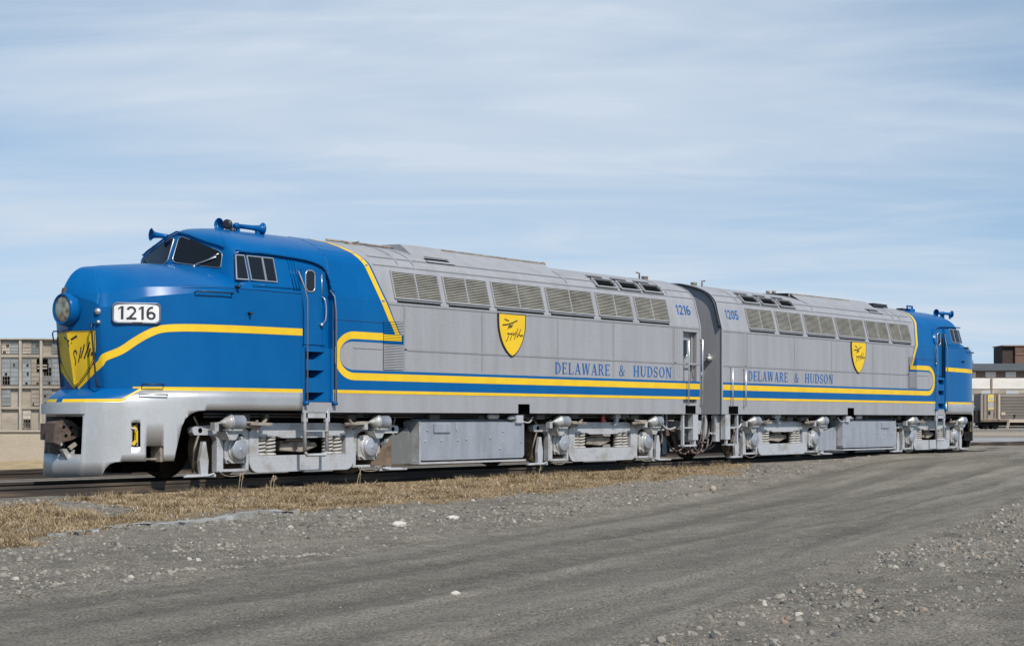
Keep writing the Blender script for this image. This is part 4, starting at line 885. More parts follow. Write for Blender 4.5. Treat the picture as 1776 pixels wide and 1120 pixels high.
# road: runs along the front and closes on the track far to the right
RU = [gp(-250, 1075), gp(0, 1042), gp(280, 1006), gp(560, 966), gp(900, 908, -.45), gp(1250, 853, -.38), gp(1500, 807, -.28), gp(1663, 784, -.12), gp(1730, 772, -.08)]
RL = [gp(-250, 1900), gp(200, 1500), gp(700, 1250), gp(1050, 1130), gp(1400, 1010), gp(1600, 925, -.45), gp(1776, 862, -.4), gp(1950, 815, -.3)]
def poly_y(P, X):
    P = sorted(P); return np.interp(X, [p[0] for p in P], [p[1] for p in P])
def road_v(X, Y):                                           # 0 at the upper edge, 1 at the lower edge
    u = poly_y(RU, X); l = poly_y(RL, X); return (u-Y)/np.maximum(.5, u-l)
def height(X, Y):
    d = np.maximum(0, -Y-1.6)
    z = -.205-.30*np.clip((d-.3)/6.5, 0, 1)**.8
    t = np.clip((X-22)/26, 0, 1)*np.clip((46-np.abs(X-40))/20, 0, 1); z = z+t*.16*np.exp(-((d-.2)/3.5)**2)+t*.10*np.clip(d/3, 0, 1)
    z = np.where(Y > 2.5, -.22-.25*np.clip((Y-2.5)/6, 0, 1), z)
    near_ = np.clip((90-np.abs(X))/30, 0, 1)*np.clip((30+Y)/6, 0, 1)*np.clip((4-Y)/2, 0, 1)
    v = road_v(X, Y); on = np.clip(v/.05, 0, 1)*np.clip((1.0-v)/.08, 0, 1)
    w = (vnoise(X*.22, v*9, 5)-.5)*.9
    rut = np.sin(v*34+w*5+1.2)*.5+np.sin(v*61+w*8)*.3+(fbm(X*.14, v*85, 3, 97)-.5)*1.4
    lump = (fbm(X*1.1, Y*1.1, 4, 11)-.5)*.10+(fbm(X*5, Y*5, 3, 21)-.5)*.06
    edge = np.exp(-((v+.02)/.035)**2)*.05*(X < 60)
    z = z+near_*(on*rut*.020*(.5+vnoise(X*.3, Y*.3, 9))+lump*(1-.6*on)*np.clip(d/.8, .15, 1)+edge)
    return z
def inpoly(P, X, Y):                                        # signed softness is added with noise by the caller
    r = np.zeros(X.shape, bool); n = len(P)
    for k in range(n):
        (x0, y0), (x1, y1) = P[k], P[(k+1) % n]
        if y0 == y1: continue
        c = ((y0 > Y) != (y1 > Y)) & (X < (x1-x0)*(Y-y0)/(y1-y0)+x0); r ^= c
    return r
def gh(px, py, z=-.4):
    for _ in range(5): p_ = gp(px, py, z); z = float(height(np.array([p_[0]]), np.array([p_[1]]))[0])
    return p_
GA = [gh(*q) for q in ((118, 868, -.40), (200, 850, -.33), (300, 838, -.27), (450, 833, -.24), (700, 823, -.22), (1000, 805, -.2), (1180, 800, -.14), (1300, 801, -.12), (1285, 813, -.14), (1160, 829, -.2), (1000, 845, -.28), (800, 864, -.33), (640, 880, -.4), (520, 892, -.42), (420, 893, -.43), (330, 901, -.43), (230, 903, -.44), (190, 884, -.42))]
GB = [gh(*q) for q in ((-200, 872, -.42), (0, 880, -.42), (80, 882, -.42), (150, 892, -.43), (250, 898, -.44), (345, 899, -.44), (260, 908, -.45), (190, 917, -.45), (70, 930, -.46), (55, 945, -.47), (0, 953, -.47), (-200, 980, -.47))]
def grassy(X, Y):
    # dry grass verge beside the track and a second patch nearer at the left, with ragged edges
    nx = (fbm(X*1.3, Y*2.0, 3, 31)-.5); ny = (fbm(X*1.7+9, Y*3.1, 4, 33)-.5)
    wx_, wy_ = X+nx*1.1, Y+ny*.75
    m = np.zeros(X.shape)
    for dx, dy in ((0, 0), (.12, .07), (-.12, .07), (.12, -.07), (-.12, -.07)): m = m+(inpoly(GA, wx_+dx, wy_+dy) | inpoly(GB, wx_+dx, wy_+dy))*.2
    bare = np.clip((fbm(X*1.1, Y*2.2, 4, 47)-.64)/.08, 0, 1)*.7
    return m*(1-bare)
GZ = height(GX, GY)
def sheet(name, X, Y, Z, mask=None, attr=None, mats=None):
    ny, nx = X.shape; idx = np.arange(ny*nx).reshape(ny, nx)
    q = np.stack([idx[:-1, :-1], idx[:-1, 1:], idx[1:, 1:], idx[1:, :-1]], -1).reshape(-1, 4)
    if mask is not None: q = q[mask[:-1, :-1].reshape(-1)]
    used = np.unique(q); re_ = np.full(ny*nx, -1); re_[used] = np.arange(len(used)); q = re_[q]
    co = np.stack([X, Y, Z], -1).reshape(-1, 3)[used]
    me = bpy.data.meshes.new(name); me.vertices.add(len(co)); me.vertices.foreach_set('co', co.ravel().astype(np.float32))
    me.loops.add(q.size); me.loops.foreach_set('vertex_index', q.ravel().astype(np.int32)); me.polygons.add(len(q)); me.polygons.foreach_set('loop_start', np.arange(0, q.size, 4, dtype=np.int32))
    me.update(calc_edges=True); me.polygons.foreach_set('use_smooth', np.ones(len(q), bool))
    if attr is not None:
        a = me.attributes.new('kindmix', 'FLOAT', 'POINT'); a.data.foreach_set('value', attr.reshape(-1)[used].astype(np.float32))
    if name == 'ground':
        a = me.attributes.new('train_shade', 'FLOAT', 'POINT'); train_shade = np.clip((1.32+(fbm(X*1.5, Y*2, 3, 91)-.5)*.5-np.abs(Y))/.2, 0, 1)*np.clip((X-14.4)/.5, 0, 1)*np.clip((51-X)/.5, 0, 1)*.93; a.data.foreach_set('value', train_shade.reshape(-1)[used].astype(np.float32))  # mask that paints the train's shade into the ground along its length
    for m in mats: me.materials.append(m)
    o = bpy.data.objects.new(name, me); COL.objects.link(o); return o
def ground_mat(name, c0, c1, c2, dust, stretch=None, patch=.35, spk=.5):
    m = bpy.data.materials.new(name); m.use_nodes = True; t = m.node_tree; p = t.nodes['Principled BSDF']; p.inputs['Roughness'].default_value = .95; p.inputs['Specular IOR Level'].default_value = .2
    n_ = t.nodes.new; l = t.links.new; tcx = n_('ShaderNodeTexCoord')
    def noise(s, d, src=tcx.outputs['Object'], rg=.6):
        n = n_('ShaderNodeTexNoise'); n.inputs['Scale'].default_value = s; n.inputs['Detail'].default_value = d; n.inputs['Roughness'].default_value = rg; l(src, n.inputs['Vector']); return n.outputs[0]
    def ramp(v, a, b, lo=0, hi=1):
        r = n_('ShaderNodeMapRange'); r.inputs[1].default_value = a; r.inputs[2].default_value = b; r.inputs[3].default_value = lo; r.inputs[4].default_value = hi; l(v, r.inputs[0]); return r.outputs[0]
    def mixc(f, a, b, mode='MIX'):
        x = n_('ShaderNodeMix'); x.data_type = 'RGBA'; x.blend_type = mode
        for k, v in ((0, f), (6, a), (7, b)):
            if isinstance(v, (int, float)): x.inputs[k].default_value = v
            elif isinstance(v, tuple): x.inputs[k].default_value = (*v, 1)
            else: l(v, x.inputs[k])
        return x.outputs[2]
    src = tcx.outputs['Object']
    mp = n_('ShaderNodeMapping'); mp.inputs['Rotation'].default_value = (0, 0, R(stretch if stretch is not None else 0)); mp.inputs['Scale'].default_value = (.12, 1, 1) if stretch is not None else (.5, 1, 1); l(src, mp.inputs[0])
    big = noise(1.1, 6, mp.outputs[0]); mid = noise(5, 5); grit = noise(38, 4, rg=.75); 
    col = mixc(ramp(big, .36, .64), c0, c1); col = mixc(ramp(mid, .45, .7, 0, patch), col, dust)
    g = ramp(grit, .32, .68, .30, 1.70); col = mixc(spk, col, mixc(1.0, col, g, 'MULTIPLY'))
    vo = n_('ShaderNodeTexVoronoi'); vo.inputs['Scale'].default_value = 24; l(src, vo.inputs['Vector']); sp = ramp(vo.outputs['Distance'], .14, .04)
    wh = n_('ShaderNodeTexWhiteNoise'); l(vo.outputs['Position'], wh.inputs[0]); ok = ramp(wh.outputs[0], .74, .76); mu = n_('ShaderNodeMath'); mu.operation = 'MULTIPLY'; l(sp, mu.inputs[0]); l(ok, mu.inputs[1])
    col = mixc(mu.outputs[0], col, c2)
    at = n_('ShaderNodeAttribute'); at.attribute_name = 'kindmix'
    if stretch is not None: col = mixc(1.0, col, ramp(at.outputs['Fac'], 0, 1, .74, 1.22), 'MULTIPLY')
    else: col = mixc(at.outputs['Fac'], col, mixc(ramp(grit, .3, .7), (.23, .165, .095), (.39, .29, .17)))
    ao_ = n_('ShaderNodeAttribute'); ao_.attribute_name = 'train_shade'; col = mixc(ao_.outputs['Fac'], col, (.012, .011, .010))  # near-black mixed into the colour for the shade under the train
    l(col, p.inputs['Base Color'])
    bp = n_('ShaderNodeBump'); bp.inputs['Strength'].default_value = 1; bp.inputs['Distance'].default_value = .05
    ad = n_('ShaderNodeMath'); ad.operation = 'ADD'; l(grit, ad.inputs[0]); l(mid, ad.inputs[1]); l(ad.outputs[0], bp.inputs['Height']); l(bp.outputs[0], p.inputs['Normal'])
    return m
GRAVEL = ground_mat('cinder_gravel', (.180, .161, .132), (.285, .254, .208), (.58, .50, .41), (.37, .322, .258), spk=1.0, patch=.65)
ROADM = ground_mat('packed_cinder_road', (.172, .156, .126), (.252, .228, .186), (.55, .48, .40), (.315, .278, .222), stretch=-14, patch=.6, spk=.95)
V = road_v(GX, GY)
E0 = np.minimum(V+(fbm(GX*.8, GY*1.6, 4, 51)-.5)*.08, 1.0-V+(fbm(GX*.6, GY*1.2, 4, 61)-.5)*.20); ef = np.clip(E0/.05, 0, 1)
rm = (E0 > -.01) & (GX > 2) & (GX < 62) & (GY < -2.6)
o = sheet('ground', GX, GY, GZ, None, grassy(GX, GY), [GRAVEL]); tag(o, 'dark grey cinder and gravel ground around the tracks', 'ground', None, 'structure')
band = np.sin(V*34+(vnoise(GX*.22, V*9, 5)-.5)*4.5+1.2)*.42+np.sin(V*61+(vnoise(GX*.22, V*9, 5)-.5)*7.2)*.25+(fbm(GX*.10, V*26, 5, 77)-.5)*2.4+(fbm(GX*.14, V*85, 3, 97)-.5)*1.1
o = sheet('road', GX, GY, GZ-.012+.018*ef, rm, np.clip(band*.5+.5, 0, 1), [ROADM]); tag(o, 'dark packed cinder road with faint wheel ruts sweeping to the right', 'road', None, 'structure')
def gz(x, y): return float(height(np.array([float(x)]), np.array([float(y)]))[0])

# loose pebbles over the gravel and dry grass blades on the verge
def scatter(name, pts, build, mats):
    vs = []; fs = []; ms = []
    for p_ in pts: build(vs, fs, ms, p_)
    me = bpy.data.meshes.new(name); me.from_pydata(vs, [], fs)
    for m in mats: me.materials.append(m)
    me.polygons.foreach_set('material_index', ms); me.update(); o = bpy.data.objects.new(name, me); COL.objects.link(o); return o
PEB = [mat('pebble_grey', (.27, .245, .205), .9, var=.4, scale=(2, 2, 2)), mat('pebble_dark', (.10, .095, .085), .9), mat('pebble_pale', (.42, .38, .32), .9), mat('pebble_tan', (.27, .20, .145), .9)]
def pebble(vs, fs, ms, p_):
    x, y, r, mi = p_; z = gz_cache(x, y); b = len(vs); a0 = rng.random()*6
    for k in range(5):
        a = a0+k*1.2566; q_ = r*(.7+.6*rng.random()); vs.append((x+math.cos(a)*q_, y+math.sin(a)*q_, z-r*.1))
    for k in range(5):
        a = a0+.5+k*1.2566; q_ = r*(.45+.4*rng.random()); vs.append((x+math.cos(a)*q_, y+math.sin(a)*q_, z+r*(.4+.35*rng.random())))
    vs.append((x, y, z+r*.75))
    for k in range(5):
        k2 = (k+1) % 5; fs.extend([(b+k, b+k2, b+5+k), (b+k2, b+5+k2, b+5+k), (b+5+k, b+5+k2, b+10)]); ms.extend([mi]*3)
n = 260000; X = rng.uniform(6, 55, n); Y = rng.uniform(-17, -1.7, n); v = road_v(X, Y); g_ = grassy(X, Y); pn = fbm(X*.5, Y*.9, 3, 71)
dens = np.where((v > 0) & (v < 1), .05, np.where(v >= 1, .55, .5))*np.clip((pn-.25)*2.4, .1, 1)*(1-.8*g_)
dep = (X*fwd[0]+(Y+22.15)*fwd[1]); off = (X*rgt[0]+(Y+22.15)*rgt[1])/dep*FPX
keep = (rng.random(n) < dens*np.clip(26/dep, 0, 1)**1.2) & (np.abs(off) < 1000) & (dep > 8)
X, Y, v = X[keep], Y[keep], v[keep]; zc = dict()
Zs = height(X, Y); 
for a_, b_, c_ in zip(X, Y, Zs): zc[(a_, b_)] = float(c_)
def gz_cache(x, y): return zc[(x, y)]
pr_ = []
for a_, b_, vv in zip(X, Y, v):
    r = .006+.009*rng.random()+(.034*rng.random()**9); r = min(r, .012) if 0 < vv < .97 else r; pr_.append((a_, b_, r, rng.choice([0, 0, 0, 0, 1, 1, 1, 0, 0, 2 if rng.random() < .6 else 0, 3 if vv > .8 else 0])))
o = scatter('gravel', pr_, pebble, PEB); tag(o, 'loose grey and pale pebbles strewn over the ground', 'gravel', None, 'stuff')
GR = [mat('straw_grass', (.39, .275, .15), .9, var=.25, scale=(1.5, 1.5, 1)), mat('pale_straw', (.46, .365, .235), .9), mat('brown_straw', (.25, .18, .10), .9)]
n = 900000; X = rng.uniform(8, 40, n); Y = rng.uniform(-10, -1.5, n); dep = (X*fwd[0]+(Y+22.15)*fwd[1]); off = (X*rgt[0]+(Y+22.15)*rgt[1])/dep*FPX
gm = grassy(X, Y); keep = (rng.random(n) < gm**1.5*np.clip(20/dep, .3, 1)) & (np.abs(off) < 960); X, Y = X[keep], Y[keep]; Zs = height(X, Y); cl = fbm(X*3, Y*3, 3, 81)
k = len(X); hgt = (.012+.05*rng.random(k)**2.2)*(.35+1.3*cl**2+.9*(cl > .62)); az = rng.uniform(0, 6.283, k); ln_ = rng.uniform(.5, 2.6, k)*hgt; wd = rng.uniform(.003, .008, k)
dx, dy = np.cos(az), np.sin(az); B0 = np.stack([X-dy*wd, Y+dx*wd, Zs-.004], -1); B1 = np.stack([X+dy*wd, Y-dx*wd, Zs-.004], -1); T_ = np.stack([X+dx*ln_, Y+dy*ln_, Zs+hgt], -1)
co = np.stack([B0, B1, T_], 1).reshape(-1, 3); me = bpy.data.meshes.new('dry_grass'); me.vertices.add(3*k); me.vertices.foreach_set('co', co.ravel().astype(np.float32)); me.loops.add(3*k); me.loops.foreach_set('vertex_index', np.arange(3*k, dtype=np.int32)); me.polygons.add(k); me.polygons.foreach_set('loop_start', np.arange(0, 3*k, 3, dtype=np.int32)); me.update(calc_edges=True)
for m in GR: me.materials.append(m)
me.polygons.foreach_set('material_index', np.where(fbm(X*1.8+3, Y*3.5, 3, 111)+.25*(rng.random(k)-.5) < .44, 2, rng.choice([0, 0, 0, 1, 1, 2], k)).astype(np.int32)); o = bpy.data.objects.new('dry_grass', me); COL.objects.link(o); tag(o, 'short dry straw coloured grass along the track', 'grass', None, 'stuff')

# railway tracks
def track(x0, x1, y0, zt, label, nties, cat='railway track'):
    root = empty('railway_track', ((x0+x1)/2, y0, zt)); tag(root, label, cat, 'railway tracks')
    h_ = (x1-x0)/2
    for sg in (-1, 1):
        m = M(); yc = sg*.755
        P = [(-.07, -.17), (.07, -.17), (.07, -.155), (.012, -.13), (.012, -.05), (.036, -.04), (.036, -.004), (.028, 0), (-.028, 0), (-.036, -.004), (-.036, -.04), (-.012, -.05), (-.012, -.13), (-.07, -.155)]
        vs = [(x, yc+a, b) for x in (-h_, h_) for a, b in P]; n_ = len(P); m.add(vs, [tuple(range(n_)), tuple(range(2*n_-1, n_-1, -1))]+[(i, i+n_, (i+1) % n_+n_, (i+1) % n_) for i in range(n_)])
        m.build('rail', RAILM, root)
    if nties:
        m = M(); m.box(-.11, .11, -1.3, 1.3, -.32, -.172); tie = m.build('sleeper', WOOD, root, bevel=.01); tie.location = (-h_+.3, 0, 0)
        for i in range(1, nties):
            t = tie.copy(); COL.objects.link(t); t.parent = root; t.location = (-h_+.3+i*.56, random.uniform(-.05, .05), random.uniform(-.006, .01)); t.rotation_euler = (0, 0, random.uniform(-.03, .03))
    return root
track(5, 56, 0, -.04, 'railway track with rusty rails under the two locomotives', 90)
track(-4, 190, 10.2, -.20, 'empty railway track running behind the locomotives by the low wall', 0)

# a worn strip of pavement showing through the gravel below the grass
m = M(); top = []; 
for i in range(41):
    t = i/40; px = lerp(55, 520, t); py = lerp(930, 888, t**.9); a = gh(px, py-.2-1.4*math.sin(t*3.1)-rng.random()*.7); b_ = gh(px, py+1.4+2.0*math.sin(t*3.1)+rng.random()*.9); top.append((a, b_))
zt_ = [max(gz(*p_), gz(*q_))+.012 for p_, q_ in top]; zt_ = np.convolve(np.pad(zt_, 3, mode='edge'), np.ones(7)/7, 'valid')
m.grid([[(p_[0], p_[1], z_) for (p_, q_), z_ in zip(top, zt_)], [(q_[0], q_[1], z_) for (p_, q_), z_ in zip(top, zt_)], [(q_[0], q_[1]-.01, z_-.08) for (p_, q_), z_ in zip(top, zt_)]], 0, False)
tag(m.build('pavement', mat('worn_pavement', (.33, .325, .315), .9, col2=(.19, .18, .155), lo=.4, hi=.6, scale=(2.5, 6, 2), bump=.2, bscale=30)), 'thin bluish grey strip of old pavement below the dry grass', 'pavement', None, 'structure')

# single stones lying on the gravel
def stone(px, py, sx, sy, sz, label, m_):
    x, y = gh(px, py); bm = bmesh.new(); bmesh.ops.create_icosphere(bm, subdivisions=3, radius=1)
    r0 = random.random()*10
    for v_ in bm.verts:
        k_ = 1+.30*(fbm(np.array([v_.co.x*1.5+r0]), np.array([v_.co.y*1.5+v_.co.z*1.3]), 3, 3)[0]-.5)*2; v_.co = Vector((v_.co.x*sx*k_, v_.co.y*sy*k_, v_.co.z*sz*k_))
    me = bpy.data.meshes.new('stone'); bm.to_mesh(me); bm.free(); me.materials.append(m_); o = bpy.data.objects.new('stone', me); COL.objects.link(o); o.location = (x, y, gz(x, y)+sz*.45); tag(o, label, 'stone', 'loose pale stones on the gravel'); return o
stone(693, 907, .13, .08, .055, 'flat white stone lying left of two on the gravel shoulder', STONE)
stone(786, 899, .12, .08, .04, 'small flat white stone lying right of its twin on the gravel', STONE)
stone(1237, 850, .075, .06, .07, 'round tan stone on the gravel below the gap between the locomotives', mat('tan_stone', (.36, .29, .21), .9, bump=.3))
stone(790, 1032, .055, .03, .025, 'small pale stone out on the dark road in the foreground', STONE)
def weed(px, py, n_, h_, label):
    y = -1.72-.1*random.random(); x = (y+22.15)*math.tan(PSI+math.atan((px-888)/FPX)); m = M(); z = gz(x, y)
    for i in range(n_):
        a = random.uniform(-.5, .5); l_ = h_*random.uniform(.6, 1); bx = x+random.uniform(-.06, .06)
        m.tube(crom([(bx, y, z-.02), (bx+a*.1*l_, y-.02, z+l_*.5), (bx+a*.45*l_, y-.05, z+l_)], 4), [.005]*9, 4)
        for q_ in range(3): m.tube([(bx+a*.2*l_, y-.03, z+l_*(.55+.12*q_)), (bx+a*.2*l_+random.uniform(-.08, .08), y-.05, z+l_*(.68+.12*q_))], .003, 3)
    tag(m.build('dry_weed', GR[1]), label, 'weed', 'dry weed stalks beside the track')
weed(414, 842, 2, .34, 'dry weed stalk standing before the left axle of the front truck')
weed(470, 838, 4, .26, 'clump of dry weed stalks below the front truck frame')
weed(622, 838, 2, .36, 'tall leaning dry weed stalk before the right axle of the front truck')
weed(935, 820, 2, .26, 'dry weed stalk before the second truck of the locomotive')

# ------------------------------------------------------------------ background left: factory and low wall
PANE3 = mat('grimy_window_panes', (.13, .14, .14), .5, 0, scale=(.9, .9, 1.4), col2=(.20, .21, .205))
CONC = mat('stained_concrete', (.37, .315, .25), .9, var=0, scale=(.35, .35, .8), col2=(.235, .195, .15), bump=.2, bscale=3, fine=.08)
CONC2 = mat('pale_concrete', (.42, .365, .295), .9, var=0, scale=(.6, .6, .6), col2=(.30, .255, .20), fine=.06)
PANE = mat('dusty_window_panes', (.29, .31, .315), .5, 0, scale=(.9, .9, 1.4), col2=(.17, .185, .19))
PANE2 = mat('boarded_window', (.50, .43, .36), .8, var=.2)
BOX4 = lambda m, o, d, n, u0, u1, v0, v1, z0, z1, mi=0: m.add([tuple(np.append(o+d*u+n*w_, z_)) for u in (u0, u1) for w_ in (v0, v1) for z_ in (z0, z1)], [(0, 1, 3, 2), (4, 6, 7, 5), (0, 4, 5, 1), (2, 3, 7, 6), (0, 2, 6, 4), (1, 5, 7, 3)], mi)
dep = 125.0; sc = FPX/dep; fo = far(0, dep); root = empty('factory_building', (*far(40, dep), gz(*far(40, dep)))); tag(root, 'derelict grey concrete factory with rows of broken dusty windows behind the nose', 'building')
base = np.array([root.location.x, root.location.y])
U = lambda px: (px-40)/sc
Zp = lambda py: 1.0+(726.5-py)/sc - root.location.z
o0 = np.zeros(2)
def fbox(name, m_, px0, px1, py0, py1, v0, v1, parent=root):
    m = M(); BOX4(m, o0, rgt, fwd, U(px0), U(px1), v0, v1, Zp(py1), Zp(py0)); return m.build(name, m_, parent)
m = M(); BOX4(m, o0, rgt, fwd, U(-260), U(118), .35, 14, -1.0, Zp(589)); m.build('wall', CONC, root)
m = M(); BOX4(m, o0, rgt, fwd, U(-262), U(120), -.08, 14.1, Zp(589)+.005, Zp(586.5)); m.build('parapet', CONC2, root)
for py in (617, 671, 707): fbox('floor_band', CONC, -260, 118, py-2.2, py+2.2, .10, .345)
for px in range(-253, 130, 36): fbox('pilaster', CONC2, px-2.2, px+2.0, 589.5, 747, .0, .349)
rr = random.Random(4); GRY = PANE
for px in range(-253, 118, 36):
    for (y0, y1) in ((591.5, 613), (621, 667), (675, 703), (711, 742)):
        for half in (0, 1):
            a = px+3+half*15.5; b_ = a+14.5
            if y0 == 711 and rr.random() < .7: continue
            if y0 == 675 and rr.random() < .4: continue
            if y0 == 591.5 and rr.random() < .28: continue
            fr_ = fbox('window', rr.choice([PANE, PANE, PANE3]) if rr.random() < .75 else rr.choice([CONC2, CONC, PANE2]), a, b_, y0, y1, .22, .347)
            rows_ = 2 if y1-y0 < 35 else 3
            for k_ in range(rows_):
                za, zb2 = lerp(y0, y1, k_/rows_)+1, lerp(y0, y1, (k_+1)/rows_)-.6; q_ = rr.random()
                if q_ < .13: fbox('broken_pane', VOID, a+1.2, b_-1.2, za, zb2, .20, .219, fr_)
                elif q_ < .24: fbox('boarded_pane', rr.choice([PANE2, CONC2, CONC]), a+.8, b_-.8, za, zb2, .19, .219, fr_)
                elif q_ < .52:
                    xx = rr.uniform(a+1, b_-6); fbox('missing_pane', VOID, xx, xx+rr.uniform(2.2, 5), zb2-rr.uniform(3, 6), zb2, .20, .219, fr_)
            g_ = M(); zz2 = np.linspace(y0, y1, rows_*2+1)
            for z_ in zz2: BOX4(g_, o0, rgt, fwd, U(a), U(b_), .165, .185, Zp(z_+.15), Zp(z_-.15))
            for t_ in (0, .33, .66, 1): BOX4(g_, o0, rgt, fwd, U(lerp(a, b_, t_)-.15), U(lerp(a, b_, t_)+.15), .150, .164, Zp(y1), Zp(y0))
            g_.build('window_bars', CONC2, fr_)
fbox('dark_window', VOID, 63, 82, 622, 644, .12, .15); fbox('window_louver', CONC2, 64, 81, 632, 634.5, .10, .118); fbox('window_louver', CONC2, 64, 81, 637, 639.5, .10, .118)
# low wall and the grassy strip in front of it
dw = 43.0; wx = far(40, dw); root = empty('low_wall', (wx[0], wx[1], gz(*wx))); tag(root, 'long low stained concrete wall beyond the second track at left', 'wall')
m = M(); s2 = FPX/dw; BOX4(m, o0, rgt, fwd, -9, 1.6, 0, .4, -.3, 1+(726.5-749)/s2-root.location.z); m.build('wall_panel', mat('stained_wall', (.43, .37, .29), .9, var=0, scale=(.5, .5, 1.2), col2=(.33, .27, .195), lo=.35, hi=.7, fine=.10, bump=.2), root)
m = M(); BOX4(m, o0, rgt, fwd, -9.05, 1.65, -.05, .45, 1+(726.5-749)/s2-root.location.z+.004, 1+(726.5-749)/s2-root.location.z+.05); m.build('coping', CONC2, root)
m = M()
for i in range(24): 
    u = lerp(-9, 2, i/23)
m.grid([[tuple(np.append(wx+rgt*u-fwd*w_, gz(*(wx+rgt*u-fwd*w_))+h_+.05*math.sin(u*3.1)*h_)) for u in np.linspace(-9, 1.8, 40)] for w_, h_ in ((.002, .34), (.8, .26), (2.0, .10), (3.4, .0))], 0, True)
tag(m.build('grass_bank', mat('dead_grass_bank', (.36, .27, .15), .95, var=0, scale=(3, 3, 3), col2=(.27, .205, .12), bump=.8, bscale=25, fine=.2)), 'strip of dead grass against the foot of the low wall', 'grass', None, 'stuff')

k = 2600; uu_ = rng.uniform(-9, 1.4, k); ww = rng.uniform(.8, 3.2, k); hh_ = (.75+.6*rng.random(k))*(.35+1.25*fbm(uu_*.8, ww*.5, 3, 17)); base_ = wx[None, :]+uu_[:, None]*rgt[None, :]+ww[:, None]*fwd[None, :]
az = rng.uniform(0, 6.283, k); vs = []; fs = []
for i in range(k):
    x_, y_ = base_[i]; z_ = -.46; l_ = hh_[i]; vs += [(x_-.012, y_, z_), (x_+.012, y_, z_), (x_+math.cos(az[i])*l_*.35, y_+math.sin(az[i])*l_*.35, z_+.15+l_)]; fs.append((3*i, 3*i+1, 3*i+2))
me = bpy.data.meshes.new('dry_brush'); me.from_pydata(vs, [], fs); me.materials.append(mat('grey_brush', (.36, .31, .25), .95, var=.4, scale=(2, 2, 2))); o = bpy.data.objects.new('dry_brush', me); COL.objects.link(o); tag(o, 'tangle of dry grey brush showing over the low wall', 'brush', None, 'stuff')
# ------------------------------------------------------------------ background right: warehouse, rusty hopper tower, freight car
def site(px, dep):
    p_ = far(px, dep); return p_, FPX/dep
def bg_root(name, px, dep, label, cat):
    p_ = far(px, dep); return empty(name, (p_[0], p_[1], -.45)), FPX/dep
DKROOF = mat('dark_roofing', (.075, .08, .085), .8, var=.3, scale=(.5, .5, .5)); WPAN = mat('white_siding', (.66, .61, .56), .7, var=.12, scale=(.3, .3, .8)); BRICK = mat('brown_brick', (.21, .145, .115), .9, var=.3, scale=(2, 2, 2))
LGRY = mat('light_grey_siding', (.40, .41, .42), .8, var=.1)
root, s3 = bg_root('warehouse', 1735, 260, '', ''); tag(root, 'long low warehouse with dark roof and white wall panels beyond the freight car', 'building')
Z3 = lambda py: 1.0+(726.5-py)/s3+.45
U3 = lambda px: (px-1735)/s3
def wb(name, m_, x0, x1, y0, y1, v0, v1, parent):
    m = M(); BOX4(m, o0, rgt, fwd, U3(x0), U3(x1), v0, v1, Z3(y1), Z3(y0)); return m.build(name, m_, parent)
wb('wall', BRICK, 1560, 1990, 641.5, 730, .4, 30, root)
m = M(); m.add([tuple(np.append(rgt*U3(x_)+fwd*w_, z_)) for x_ in (1555, 1995) for w_, z_ in ((-.6, Z3(643)), (-.6, Z3(641.6)), (9, Z3(627)), (31, Z3(627)), (31, Z3(643)))], [(0, 1, 2, 3, 4), (9, 8, 7, 6, 5), (0, 5, 6, 1), (1, 6, 7, 2), (2, 7, 8, 3), (3, 8, 9, 4), (4, 9, 5, 0)]); m.build('roof', DKROOF, root)
for i, x_ in enumerate(range(1570, 1990, 35)): wb('white_panel', WPAN, x_+.0, x_+18, 644.5, 653.5, .25, .399, root)
for x_ in range(1572, 1990, 116): wb('siding', WPAN, x_-5, x_+81 if False else x_+109, 655.5, 674, .15, .398, root)
wb('siding_base', CONC, 1560, 1990, 675, 682, .10, .396, root); wb('wall_base', CONC2, 1560, 1990, 683, 731, .12, .394, root)
for x_ in (1702, 1745, 1830): wb('window', LGRY, x_, x_+22, 677.5, 682.5, .05, .099, root)
wb('downpipe', mat('rusty_pipe', (.26, .15, .09), .9), 1718.5, 1721.5, 656, 684, .0, .09, root)
root, s3 = bg_root('utility_tower', 1765, 300, '', ''); tag(root, 'brown rusted box tower rising behind the warehouse roof', 'tower')
U3 = lambda px: (px-1765)/s3
wb('side_wall', mat('rusted_dark_steel', (.055, .035, .028), .9, var=.4), 1740, 1760.5, 601, 735, .5, 6, root); wb('front_wall', mat('rusted_brown_steel', (.165, .098, .07), .9, var=.35, scale=(.4, .4, .6)), 1760.6, 1835, 600, 735, 0, 6.1, root)
wb('rim', mat('rusted_rim', (.22, .13, .09), .9), 1739, 1836, 598.5, 600.5, -.2, 6.3, root); wb('band', mat('rust_band', (.24, .145, .10), .9), 1761, 1835, 613, 615, -.12, -.005, root)
root, s3 = bg_root('freight_car', 1765, 200, '', ''); tag(root, 'grey brown boxy freight car with ribbed side and yellow stencil', 'freight car')
U3 = lambda px: (px-1765)/s3; Z3 = lambda py: 1.0+(726.5-py)/s3+.45
CARM = mat('faded_brown_car', (.27, .225, .19), .8, var=.18, scale=(.4, .4, 1.2)); CARL = mat('tan_post', (.46, .37, .28), .8); CARY = mat('car_yellow', (.72, .50, .04), .6)
wb('body', CARM, 1701, 1960, 683, 727.5, 0, 3, root); wb('end_post', CARL, 1731, 1734.3, 683, 727, -.14, -.003, root)
for py in np.arange(686, 723, 2.6): wb('rib', CARM, 1736, 1958, py, py+1.2, -.10, -.003, root)
for x_ in (1706, 1712, 1724, 1728): wb('ladder_post', BRWN, x_, x_+.9, 684, 725, -.1, -.003, root)
wb('stencil_panel', mat('pale_panel', (.36, .33, .30), .8), 1712.6, 1723.6, 684, 711, -.05, -.004, root)
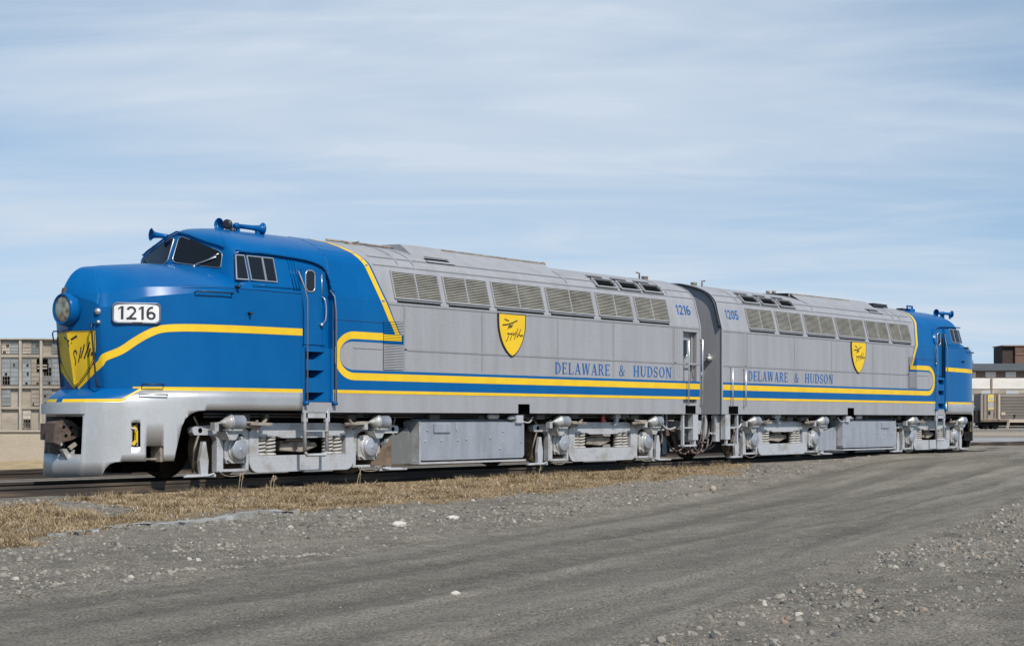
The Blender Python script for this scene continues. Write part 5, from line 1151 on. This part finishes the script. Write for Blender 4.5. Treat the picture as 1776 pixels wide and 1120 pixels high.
yp_ = wb('yellow_stencil', CARY, 1712.6, 1723.4, 684.5, 696, -.09, -.052, root); wb('stencil_lettering', mat('grey_stencil', (.42, .40, .33), .8), 1714.6, 1722.2, 688, 693.5, -.11, -.092, yp_); wb('yellow_stencil', CARY, 1712.6, 1723.2, 708, 709.6, -.09, -.052, root)
wb('label_plate', CARL, 1736, 1743, 714.5, 719.5, -.16, -.102, root); wb('door_latch', DARK, 1714.5, 1717.5, 712.5, 718, -.1, -.004, root); wb('door_latch', DARK, 1757.5, 1760.5, 718.5, 724, -.16, -.102, root)
wb('sill', CARL, 1693, 1752, 725, 730, -.06, 2.9, root) if False else None
wb('side_sill', CARL, 1749, 1962, 728, 732.2, -.2, 2.9, root); wb('end_sill', BRWN, 1701, 1748.8, 727.6, 731, -.05, 2.9, root); wb('coupler_pocket', DARK, 1691.5, 1700.9, 711, 733, .4, 1.8, root)
for x_ in (1712, 1728, 1793, 1920, 1936):
    c_ = rgt*U3(x_)
    for w_ in (.5, 2.3): m = M(); m.lathe((c_[0]+fwd[0]*w_, c_[1]+fwd[1]*w_, .62), (fwd[0], fwd[1], 0), [(0, .46), (.12, .46)], 20); m.build('wheel', DARK, root)
wb('underframe', DARK, 1701, 1960, 731.2, 738, .7, 2.5, root); m = M(); m.bar(tuple(np.append(rgt*U3(1746.5)+fwd*-.1, .3)), tuple(np.append(rgt*U3(1749.5)+fwd*-.1, Z3(730))), .25, .25); m.build('brace', CARL, root)
p0, p1 = far(1600, 206), far(2050, 206)
m = M(); m.grid([[tuple(np.append(far(x_, d_), -.465)) for x_ in np.linspace(1640, 1900, 8)] for d_ in (140, 175)], 0, False); tag(m.build('dry_ground', mat('pale_dirt', (.34, .27, .19), .95, var=0, scale=(.3, .3, .3), col2=(.22, .19, .15))), 'pale tan dirt before the freight car', 'ground', None, 'structure')
m = M(); m.grid([[tuple(np.append(far(x_, d_), -.468)) for x_ in np.linspace(1655, 1900, 8)] for d_ in (103, 125)], 0, False); tag(m.build('yard_path', mat('pale_ash', (.30, .295, .29), .95, var=0, scale=(.3, .3, .3), col2=(.20, .19, .18))), 'light grey ash strip across the yard at right', 'path', None, 'structure')
